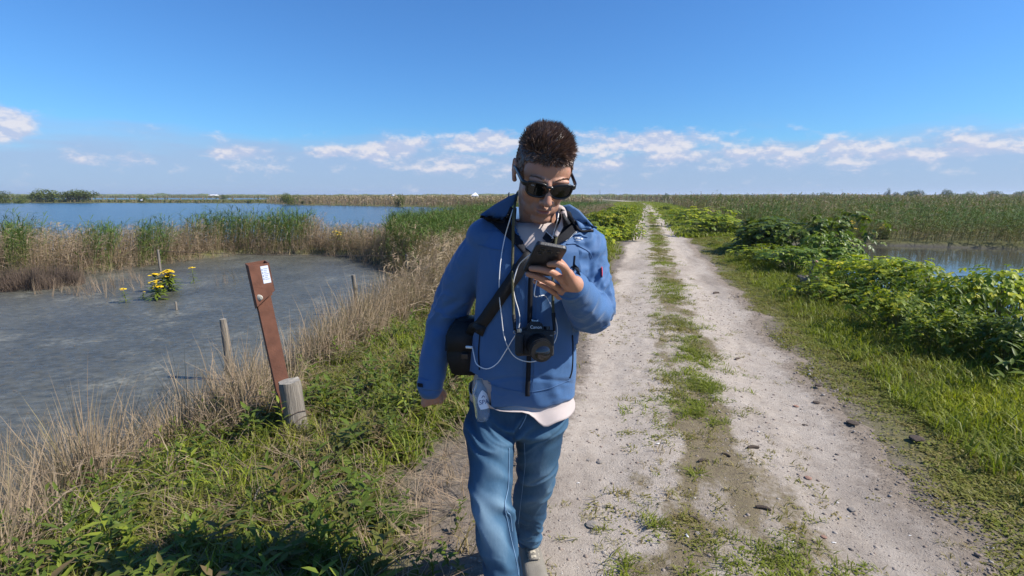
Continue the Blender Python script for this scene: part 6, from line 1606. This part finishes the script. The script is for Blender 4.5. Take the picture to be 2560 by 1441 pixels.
# --- water bottle in the trouser pocket
def build_bottle():
    a, b = un(1212, 1052, 1.574), un(1195, 935, 1.596); root = empty('water_bottle', a); tag(root, 'clear plastic water bottle with a white and blue label stuffed in the jeans pocket', 'bottle')
    m, N, L, bs = mat_new('clear_plastic'); bs.inputs['Base Color'].default_value = (.62, .76, .90, 1); bs.inputs['Roughness'].default_value = .12; bs.inputs['Transmission Weight'].default_value = .75; bs.inputs['IOR'].default_value = 1.2
    ax = (b - a).normalized(); n = 26; prof = [(0, .016), (.004, .026), (.02, .0285), (.045, .027), (.06, .0285), (.075, .027), (.09, .0285), (.105, .026), (.122, .014), (.135, .0125)]
    LO = .040
    v, f = tube([a + ax * t for t, _ in prof], 1.0, n)
    x = ax.cross(Vector((0, 1, 0))).normalized(); y = x.cross(ax)
    V = []; 
    for t, r_ in prof: V += [a + ax * t + (x * math.cos(2 * math.pi * k / n) + y * math.sin(2 * math.pi * k / n)) * r_ for k in range(n)]
    link('bottle_body', py_mesh('bottle_body', V, f, True), m, root)
    # curved pointed label facing us with the name
    front = (Vector((0, 0, CAMH)) - (a + ax * .04)); front -= ax * front.dot(ax); front.normalize(); sidev = ax.cross(front).normalized()
    def lab(u, w, r_=.0292):   # u across (m), w along (m)
        t = u / r_; return a + ax * (w + LO) + (front * math.cos(t) + sidev * math.sin(t)) * r_
    sgn = 1 if sidev.x > 0 else -1
    V, Fs = [], []; m_ = 9
    for w, hw in ((.004, .014), (.016, .019), (.028, .0205), (.04, .018), (.052, .0125), (.061, .0055), (.065, .001)):
        V += [lab(sgn * (.006 + hw * (2 * k / (m_ - 1) - 1)), w) for k in range(m_)]
    Fs = [tuple(q) for q in grid_faces(7, m_)]
    link('label', py_mesh('label', V, Fs, True), mat_simple('white_label', (.72, .78, .86), .5), root)
    M_navy = mat_simple('navy_print', (.01, .03, .16), .5)
    me = text_mesh('SPA', .020, .0); bm = bmesh.new(); bm.from_mesh(me); bpy.data.meshes.remove(me)
    for vv in bm.verts: vv.co = lab(sgn * (.006 + vv.co.x), .0265 + vv.co.y, .0297)
    link('label_lettering', bm_mesh('label_lettering', bm), M_navy, root)
    for s_ in (-1, 1):
        V = [lab(sgn * (.006 + s_ * u), w, .0297) for u, w in ((0, .046), (.001, .0485), (.006, .0415), (.0045, .0405))]; link('label_emblem', py_mesh('label_emblem', V, [(0, 1, 2, 3)]), M_navy, root)
build_bottle()
# ------------------------------------------------------------------ posts, fence wire
M_corten = mat_simple('rusted_steel', (.15, .064, .040), .75, .15, .25, 160, .22, 14, .3)
M_wood = mat_simple('weathered_wood', (.19, .165, .135), .9, 0, .9, 14, .38, 7, .2, 0, 'Object', (9, 9, .7))
M_endgrain = mat_simple('cut_end_grain', (.26, .235, .195), .9, 0, .7, 60, .25, 30)
M_wire = mat_simple('rusty_wire', (.11, .075, .055), .7, .4)
def rot_axis(a, b):  # frame with z along a->b
    z = (b - a).normalized(); x = Vector((0, 1, 0)).cross(z).normalized(); return x, z.cross(x), z
def marker_post():
    base = un(742, 1108, 3.36); top = un(641, 672, 3.36); base.z -= .12
    root = empty('marker_post', base); tag(root, 'leaning rust-brown steel marker post with a box head and white sticker', 'post')
    x, y, z = rot_axis(base, top); L_ = (top - base).length
    rz = Matrix.Rotation(R(36), 3, z); x, y = rz @ x, rz @ y
    M = mat4(x, y, z, base)
    if (M.to_3x3() @ Vector((0, -1, 0))).y > 0: x, y = -x, -y; M = mat4(x, y, z, base)
    def plate(name, pts, th, par=root, mat=M_corten, axis='y'):
        bm = bmesh.new(); d = Vector((0, th, 0)) if axis == 'y' else Vector((th, 0, 0))
        a = [bm.verts.new(M @ Vector(p)) for p in pts]; b = [bm.verts.new(M @ (Vector(p) + d)) for p in pts]; bm.faces.new(a); bm.faces.new(b[::-1])
        for i in range(len(pts)): bm.faces.new((a[i], a[(i + 1) % len(pts)], b[(i + 1) % len(pts)], b[i]))
        return link(name, bm_mesh(name, bm), mat, par)
    w = .044
    # folded U-shaped upright: front web and two flanges
    plate('upright', [(-w, -.035, 0), (w, -.035, 0), (w, -.035, L_ - .06), (-w, -.035, L_ - .06)], .005)
    plate('flange', [(-w, -.031, 0), (-w, .035, 0), (-w, .035, L_), (-w, -.031, L_)], .005, axis='x')
    plate('flange', [(w - .005, -.031, 0), (w - .005, .035, 0), (w - .005, .035, L_ - .05), (w - .005, -.031, L_ - .05)], .005, axis='x')
    # box head, open on top: front wall with the sticker, narrow left wall, back wall standing higher
    h0, h1 = L_ - .19, L_ + .03; xl, xr, yf, yb = -w - .010, .066, -.082, .028
    def wall(name, pts):
        P_ = [M @ Vector(p) for p in pts]; n = (P_[1] - P_[0]).cross(P_[3] - P_[0]).normalized() * .005; bm = bmesh.new(); a = [bm.verts.new(v) for v in P_]; b = [bm.verts.new(v - n) for v in P_]; bm.faces.new(a); bm.faces.new(b[::-1])
        for i in range(4): bm.faces.new((a[i], a[(i + 1) % 4], b[(i + 1) % 4], b[i]))
        return link(name, bm_mesh(name, bm), M_corten, root)
    wall('box_face', [(xl, yf, h0 - .045), (xr, yf, h0 + .035), (xr, yf, h1), (xl, yf, h1)])
    wall('box_side', [(xl - .001, yb, h0 - .07), (xl - .001, yf - .001, h0 - .045), (xl - .001, yf - .001, h1), (xl - .001, yb, h1 + .012)])
    wall('box_side', [(xr + .001, yf, h0 + .035), (xr + .001, yb, h0 + .02), (xr + .001, yb, h1 + .012), (xr + .001, yf, h1)])
    wall('box_back', [(xr, yb, h0), (xl, yb, h0 - .07), (xl, yb, h1 + .014), (xr, yb, h1 + .014)])
    def quad(u0, v0, u1, v1, d, name, mat, par):
        P_ = [M @ Vector((xl + (xr - xl) * u, yf - d, h0 + (h1 - h0) * v)) for u, v in ((u0, v0), (u1, v0), (u1, v1), (u0, v1))]
        return link(name, py_mesh(name, P_, [(0, 1, 2, 3)]), mat, par)
    st = quad(.54, .42, .92, .93, .0015, 'sticker', mat_simple('white_sticker', (.62, .65, .72), .5), root)
    M_ink = mat_simple('blue_grey_ink', (.22, .27, .40), .6)
    for i in range(7): quad(.66, .84 - i * .052, .88 - .04 * (i % 3), .855 - i * .052, .0025, 'print_line', M_ink, st)
    for i in range(4): quad(.57, .80 - i * .09, .62, .85 - i * .09, .0025, 'print_mark', M_ink, st)
    # pale dropping on the ledge
    v, f = sphere_vf(M @ Vector((-.035, yf - .001, h0 + .01)), (.026, .006, .020), None, 12, 8); link('pale_stain', py_mesh('pale_stain', v, f, True), mat_simple('pale_dirt', (.50, .46, .38), .95, 0, .5, 90, .2, 40), root)
marker_post()
def wood_post(name, a, b, r_, label, seed, n=18, wav=.08, group=None):
    """round weathered post with a sawn top and drying cracks"""
    r = np.random.default_rng(seed); root = empty(name, a); tag(root, label, 'post', group); x, y, z = rot_axis(a, b); L_ = (b - a).length; m = 14; V = []
    ph = r.uniform(0, 6.28, 3); cr = r.uniform(0, 6.28, 2)
    for i in range(m):
        t = i / (m - 1)
        for k in range(n):
            an = 2 * math.pi * k / n; rr = r_ * (1 + wav * .5 * math.sin(3 * an + ph[0]) + wav * .4 * math.sin(5 * an + ph[1] + t) + .03 * math.sin(t * 9 + ph[2]) - .16 * sum(math.exp(-((math.atan2(math.sin(an - c), math.cos(an - c))) / .16) ** 2) for c in cr)) * (1.04 - .07 * t) * (.96 if i == m - 1 else 1)
            p = a + z * (t * L_) + (x * math.cos(an) + y * math.sin(an)) * rr
            if i == m - 1: p += z * r.normal(0, r_ * .03)
            V.append(p)
    link('shaft', py_mesh('shaft', V, [tuple(f) for f in grid_faces(m, n, True)], True), M_wood, root)
    link('cut_end', py_mesh('cut_end', V[-n:] + [b + z * .002], [(k, (k + 1) % n, n) for k in range(n)]), M_endgrain, root)
    return root
st_b, st_t = un(752, 1118, 3.22), un(723, 953, 3.22); st_b.z -= .1
wood_post('stump_post', st_b, st_t, .071, 'thick short round wooden post in front of the rusty marker', 3, 22, .06)
tp = {}
for i, (px, py, tx, ty, lab) in enumerate(((579, 952, 557, 798, 'thin weathered fence stake standing in the mud nearest the rusty marker'), (900, 790, 883, 688, 'thin leaning fence stake in the mud at the edge of the dry reeds'), (1023, 690, 1016, 637, 'farthest thin fence stake half hidden in the dry reeds'))):
    a = gnd(px, py, ZW); b = un(tx, ty, a.y); a.z -= .1; wood_post('fence_stake', a, b, .034, lab, 20 + i, 14, .1, 'thin fence stakes in the mud'); tp[i] = b
# splinter leaning on the middle stake
a = gnd(905, 770, ZW); tube_obj('broken_stick', [a + Vector((.02, -.05, 0)), un(925, 735, a.y - .05)], .012, M_wood, None, 8); tag(bpy.data.objects['broken_stick'], 'short broken stick leaning beside the middle fence stake', 'stick')
# fence wire from the farthest stake across the shallows
w0 = tp[2] + Vector((0, 0, -.02)); far_end = un(395, 628, 13.6)
tag(tube_obj('fence_wire', [w0, un(820, 640, 13.2), un(630, 637, 13.4), far_end], .006, M_wire, None, 5, 6), 'slack fence wire strung across the far edge of the mud pond', 'wire')
a = gnd(396, 668, ZW); wood_post('fence_stake', Vector((far_end.x, far_end.y, -.55)), far_end + Vector((0, 0, .03)), .03, 'pale fence stake among the reeds at the far end of the wire', 31, 12, .1, 'thin fence stakes in the mud')
# rusty wire coiled round the stump
pts = []
x, y, z = rot_axis(st_b, st_t)
for i in range(70):
    t = .28 + .42 * i / 70 + .03 * math.sin(i * .9); a = i * .42; pts.append(st_b + z * (t * (st_t - st_b).length) + (x * math.cos(a) + y * math.sin(a)) * (.077 + .004 * math.sin(i * 1.7)))
pts += [pts[-1] + Vector((-.03, -.02, .06)), pts[-1] + Vector((-.05, -.03, .16))]
tag(tube_obj('rusty_wire', pts, .0022, M_wire, None, 5), 'rusty wire wound round the thick wooden post', 'wire')
# small dead stump poking from the mud
a = gnd(441, 775, ZW); b = un(439, 755, a.y); wood_post('mud_stake', a - Vector((0, 0, .05)), b, .018, 'stub of a stake poking out of the open mud', 41, 10, .1)

# ------------------------------------------------------------------ on the track: stones, shells, droppings
def rock_mesh(seed, sq=(1, 1, .55), sub=2):
    bm = bmesh.new(); bmesh.ops.create_icosphere(bm, subdivisions=sub, radius=1.0); r = np.random.default_rng(seed)
    P = np.array([v.co[:] for v in bm.verts]); n = fbm(P * 1.3 + seed * 7, seed, 3)
    for v, k in zip(bm.verts, n): v.co = Vector((v.co.x * sq[0], v.co.y * sq[1], v.co.z * sq[2])) * (.62 + .76 * k)
    return bm_mesh('rock', bm, False)
def gravel():
    r = np.random.default_rng(8); M_st = mat_plant('track_stones', [(0, (.12, .105, .095)), (.35, (.26, .20, .16)), (.7, (.34, .29, .245)), (.93, (.42, .38, .34)), (1, (.62, .60, .56))], .9, 0, .2)
    base = []
    for i in range(5):
        t = Tpl(); me = rock_mesh(50 + i, (1, .8, .5), 1); v = co(me); f = np.array([tuple(p.vertices) for p in me.polygons]); t.add(v, f); base.append(t.done()); bpy.data.meshes.remove(me)
    n = 15000; s = 1.1 + 7.5 * r.random(n) ** 1.7; q = r.uniform(-1.15, 1.1, n); x, y = xy_of(s, OC + q); z = rut_z(q, s) + .021
    sz = .0027 * (1 + r.pareto(2.6, n)); sz = np.minimum(sz, .012) * (1 + .05 * s)
    M = np.zeros((n, 3, 3)); a = r.uniform(0, 6.28, n); M[:, 0, 0] = np.cos(a) * sz; M[:, 0, 1] = -np.sin(a) * sz; M[:, 1, 0] = np.sin(a) * sz; M[:, 1, 1] = np.cos(a) * sz; M[:, 2, 2] = sz
    V, T, C = stamp(base, np.stack([x, y, z], -1), M, np.clip(r.beta(1.6, 1.8, n), 0, 1))
    tag(link('gravel', np_mesh('gravel', V, T, False, C), M_st), 'loose grit and small stones on the sandy track', kind='stuff')
gravel()
def put(me, px, py, size, mat, name, label, cat, group=None, rz=0.0, flat=1.0):
    g = gnd(px, py, .015); s, o_ = so_of(np.array([g.x]), np.array([g.y])); z = float(rut_z(o_ - OC, s)[0]) + .022 if abs(o_[0] - OC) < 1.0 else hz(g.x, g.y) + .01
    o = link(name, me.copy()); o.data.materials.clear(); o.data.materials.append(mat); o.location = (g.x, g.y, z + size * .25); o.scale = (size, size, size * flat); o.rotation_euler = (0, 0, rz); tag(o, label, cat, group); return o
RK = [rock_mesh(70 + i) for i in range(4)]
M_shell = mat_simple('bleached_shell', (.68, .66, .62), .6); M_dung = mat_simple('dry_dung', (.095, .068, .050), .95, 0, .8, 60, .3, 30); M_stone = mat_simple('grey_stone', (.27, .235, .20), .9, 0, .6, 40, .3, 12); M_brick = mat_simple('brick_crumb', (.30, .17, .12), .9, 0, .5, 50, .2, 20)
def shell_mesh():
    V, Fs = [], []
    for i in range(5):
        for j in range(9):
            a = -1.3 + 2.6 * j / 8; r_ = .25 + .75 * i / 4; V.append((r_ * math.sin(a), r_ * math.cos(a) * .8 - .4, .28 * math.sin(math.pi * min(1, r_ * .9)) * math.cos(a * .8)))
    return py_mesh('shell', V, [tuple(f) for f in grid_faces(5, 9)], True)
SHL = shell_mesh()
for i, (px, py, s) in enumerate(((1645, 1116, .016), (1702, 1118, .008), (1717, 1350, .014), (1982, 1365, .007), (2085, 1357, .011), (1446, 1203, .011), (1490, 1250, .007), (2033, 1245, .006), (2275, 1340, .008), (1845, 1165, .006), (1865, 1018, .006), (1640, 1165, .007))):
    put(SHL, px, py, s, M_shell, 'shell_fragment', 'bleached white shell fragment lying on the sandy track', 'shell', 'white shell fragments on the track', random.uniform(0, 6.28))
DR = []
for i in range(3):
    v, f = capsule([(-1, 0, 0), (-.3, .15, .05), (.4, .1, 0), (1, -.15, 0)], [.28, .36, .36, .26], 4, 8); DR.append(py_mesh('dropping', v, f, True))
for i, (px, py, s, lab) in enumerate(((1882, 1126, .030, 'dark curved dropping in the middle of the outer rut'), (1907, 1283, .028, 'dark dropping on the mossy middle of the track'), (1758, 1160, .026, 'dark dropping left of its pair on the mossy middle'), (1815, 1147, .022, 'smaller dropping right of its pair on the mossy middle'), (1736, 1308, .020, 'dropping on the near inner rut edge'), (1843, 898, .030, 'dark dropping on the outer rut farther up'), (2012, 1062, .014, 'small dark lump alone on the outer rut'), (1790, 735, .045, 'dark lump far up the outer rut'))):
    put(DR[i % 3], px, py, s, M_dung, 'goose_dropping', lab, 'dropping', 'dry goose droppings on the track', random.uniform(-.8, .8))
for i, (px, py, s, lab) in enumerate(((2130, 1068, .075, 'dark clod of earth at the outer edge of the track'), (2290, 1100, .085, 'larger dark clod in the verge grass'), (2045, 972, .06, 'clod at the rut edge nearer the shrubs'), (2040, 1010, .05, 'flat dark clod just below its neighbour at the rut edge'))):
    put(RK[i % 4], px, py, s * .5, M_dung, 'earth_clod', lab, 'clod', 'dark clods along the outer verge', random.uniform(0, 6), .5)
for i, (px, py, s, m_, lab) in enumerate(((1500, 1150, .030, M_stone, 'grey stone bedded in the inner rut'), (1472, 1145, .02, M_stone, 'small grey stone beside the bedded one'), (1480, 1308, .045, M_stone, 'flat dark stone near the walker\'s shoe'), (1745, 1345, .022, M_stone, 'round stone next to a white shell'), (2130, 1270, .03, M_stone, 'pale stone in the near outer rut'), (2060, 1345, .022, M_brick, 'reddish brick crumb beside the white shell'), (1595, 1290, .018, M_stone, 'pebble on the near inner rut'), (1990, 1015, .03, M_brick, 'reddish stone in the outer rut'), (2020, 1195, .03, M_brick, 'flat brownish stone on the near outer rut'))):
    put(RK[(i + 1) % 4], px, py, s * .62, m_, 'stone', lab, 'stone', 'loose stones on the track', random.uniform(0, 6), .5)
# sticks lying on the left bank
for i, (p, q, r_, lab) in enumerate((((545, 1240), (585, 1228), .010, 'short pale driftwood piece in the near bank grass'), ((740, 1215), (758, 1250), .009, 'grey stick end standing out of the grass'), ((640, 1330), (660, 1290), .006, 'thin brown twig slanting in the near grass'), ((380, 1230), (450, 1256), .004, 'long thin dry stalk lying above the mud edge'), ((860, 1180), (905, 1160), .006, 'crooked dead twig on the grass before the bare patch'), ((790, 1195), (862, 1190), .004, 'thin straw-coloured twig beside the crooked one'))):
    a, b = gnd(*p, -.12), gnd(*q, -.12); a.z = hz(a.x, a.y) + .05; b.z = hz(b.x, b.y) + .07
    tag(tube_obj('dead_stick', [a, (a + b) / 2 + Vector((0, 0, .015)), b], lambda t, r_=r_: r_ * (1 - .5 * t), M_wood, None, 6, 4), lab, 'stick', 'dead sticks on the near bank')
# pale straw bits floating on the mud
V, T, C = [], [], []; n = 0; r = np.random.default_rng(12)
for i in range(420):
    x, y = r.uniform(-9, -2.4), r.uniform(2.6, 12)
    if pdist(np.array([x]), np.array([y]), POND)[0] > -.15: continue
    a = r.uniform(0, 6.28); L_ = r.uniform(.02, .11); d = np.array([math.cos(a), math.sin(a), 0]); p = np.array([x, y, ZW + .004])
    v, t = ribbon([p, p + d * L_ * .5 + np.array([0, 0, .004]), p + d * L_ + np.array([r.normal(0, .01), 0, .0])], [.003, .003, 0], np.array([-d[1], d[0], 0])); V.append(v); T.append(t + n); n += len(v); C.append(np.full(len(v), r.uniform(.1, .45)))
tag(link('floating_straw', np_mesh('floating_straw', np.concatenate(V), np.concatenate(T), False, np.concatenate(C)), M_reed), 'bits of bleached straw lying on the mud pond', kind='stuff')

# ------------------------------------------------------------------ goose, hide, mast
def goose():
    g = gnd(2026, 732, -.08); Y = g.y; g.z = hz(g.x, g.y); root = empty('goose', g); tag(root, 'greylag goose craning its neck above the weeds at the pool edge', 'goose')
    hd = un(2034, 652, Y); nk0 = un(2028, 684, Y); bd = un(2024, 704, Y + .12); hd.y -= .02
    P = [capsule([bd + Vector((0, -.10, .06)), nk0, un(2031, 668, Y), hd], [.065, .036, .027, .027], 4), sphere_vf(hd, (.028, .040, .030)), sphere_vf(bd, (.115, .22, .105)), capsule([bd + Vector((0, .15, .02)), bd + Vector((0, .30, .05))], [.07, .02]),
         capsule([bd + Vector((.10, -.08, .03)), bd + Vector((.09, .2, .06))], [.04, .02]), capsule([bd + Vector((-.10, -.08, .03)), bd + Vector((-.09, .2, .06))], [.04, .02])]
    link('body', remesh('goose_body', P, .008, 4), mat_simple('grey_brown_feather', (.17, .13, .105), .85, 0, .5, 60, .25, 22), root)
    M_bill = mat_simple('pink_bill', (.62, .30, .20), .5)
    v, f = tube([hd + Vector((0, -.02, 0)), hd + Vector((.004, -.055, -.004)), hd + Vector((.006, -.085, -.012))], lambda t: .021 - .010 * t, 10); link('bill', py_mesh('bill', v, f, True), M_bill, root)
    for sx in (-1, 1):
        v, f = sphere_vf(hd + Vector((sx * .024, -.018, .008)), (.005, .005, .005), None, 8, 6); link('eye', py_mesh('eye', v, f, True), M_plastic, root)
        p = bd + Vector((sx * .045, .02, -.08)); v, f = tube([p, Vector((p.x, p.y, g.z + .02)), Vector((p.x, p.y - .06, g.z + .01))], .010, 6); link('leg', py_mesh('leg', v, f), M_bill, root)
goose()
M_white = mat_simple('white_canvas', (.72, .72, .74), .7)
def tent(px, base_py, w_px, top_py, Y, label):
    c = un(px, base_py, Y); W = w_px / FPX * Y; H = un(px, top_py, Y).z - c.z; c.z -= .3; H += .3; root = empty('white_tent', c); tag(root, label, 'tent')
    q = [(-.5, -.5), (.5, -.5), (.5, .5), (-.5, .5)]; V = [c + Vector((x * W, y * W, 0)) for x, y in q] + [c + Vector((x * W, y * W, H * .55)) for x, y in q]
    link('wall', py_mesh('wall', V, [(k, (k + 1) % 4, 4 + (k + 1) % 4, 4 + k) for k in range(4)]), M_white, root)
    V = [c + Vector((x * W * 1.08, y * W * 1.08, H * .55)) for x, y in q] + [c + Vector((W * .12, 0, H))]; link('roof', py_mesh('roof', V, [(k, (k + 1) % 4, 4) for k in range(4)]), M_white, root)
tent(1187, 497, 17, 481, 112, 'small white pointed tent in the far reeds')
for px, py, w, t, Y, lab in ((535, 492, 16, 487, 420, 'long white farm roofs on the far horizon'),):
    c = un(px, py, Y); W = w / FPX * Y
    root = empty('farm_building', c); tag(root, lab, 'building')
    bm = bmesh.new(); box_bm(bm, c + Vector((0, 0, .3)), (W, 6, 1.2)); link('wall', bm_mesh('wall', bm), M_white, root)
    V = [c + Vector(p) for p in ((-W / 2, -3.3, .9), (W / 2, -3.3, .9), (W / 2, 3.3, .9), (-W / 2, 3.3, .9), (-W / 2, 0, 1.6), (W / 2, 0, 1.6))]; link('roof', py_mesh('roof', V, [(0, 1, 5, 4), (2, 3, 4, 5), (1, 2, 5), (3, 0, 4)]), M_white, root)
def mast(px, base_py, top_py, Y, label):
    a = un(px, base_py, Y); b = un(px, top_py, Y); root = empty('mast', a); tag(root, label, 'mast'); M_m = mat_simple('grey_steel', (.16, .17, .19), .6, .3)
    tube_obj('pole', [a - Vector((0, 0, 1)), b], lambda t: .35 - .2 * t, M_m, root, 6)
    for t in (.55, .75): tube_obj('cross_arm', [a.lerp(b, t) - Vector((.9, 0, 0)), a.lerp(b, t) + Vector((.9, 0, 0))], .12, M_m, root, 5)
mast(1500, 489, 474, 620, 'slim grey mast on the horizon beside the walker\'s head')
# two birdwatching hides showing over the collar, and white birds
def hide(px, base_py, w_px, top_py, Y, label):
    c = un(px, base_py, Y); W = w_px / FPX * Y; H = un(px, top_py, Y).z - c.z; root = empty('dark_post', c); tag(root, label, 'post')
    v, f = tube([c - Vector((0, 0, .6)), c + Vector((0, 0, H * .7)), c + Vector((W * .2, 0, H))], lambda t: W / 2 * (1 - .75 * t), 7); link('shaft', py_mesh('shaft', v, f), mat_simple('dark_timber', (.05, .055, .07), .9), root)
hide(1272, 492, 7, 481, 70, 'dark pointed post showing just over the walker\'s collar')
def bird(px, py, Y, s, label):
    c = un(px, py, Y); root = empty('white_bird', c); tag(root, label, 'bird')
    P = [sphere_vf(c, (s * 1.4, s * .7, s * .7)), capsule([c + Vector((s, 0, s * .3)), c + Vector((s * 1.5, 0, s * 1.3))], [s * .35, s * .22]), sphere_vf(c + Vector((s * 1.6, 0, s * 1.4)), (s * .35,) * 3)]
    link('body', remesh('bird_body', P, s * .16, 2), M_white, root); v, f = tube([c + Vector((s * 1.8, 0, s * 1.4)), c + Vector((s * 2.5, 0, s * 1.3))], s * .12, 5); link('bill', py_mesh('bill', v, f), M_yellow, root)
bird(353, 501, 126, .22, 'white bird under the round lone bush on the spit'); bird(982, 489, 92, .20, 'white bird beside the bush on the pale reed shore')
# ------------------------------------------------------------------ the air between here and the horizon
def haze():
    bm = bmesh.new(); box_bm(bm, (0, 2900, 4.0), (9400, 7300, 13.0))
    m = bpy.data.materials.new('thin_haze'); m.use_nodes = True; N = m.node_tree.nodes; L = m.node_tree.links; N.clear()
    out = N.new('ShaderNodeOutputMaterial'); v = N.new('ShaderNodeVolumePrincipled'); v.inputs['Color'].default_value = (.72, .82, 1, 1); v.inputs['Density'].default_value = .00035; v.inputs['Anisotropy'].default_value = .2
    L.new(v.outputs[0], out.inputs['Volume'])
    tag(link('haze', bm_mesh('haze', bm), m), 'thin bluish haze over the marsh', kind='stuff')
haze()
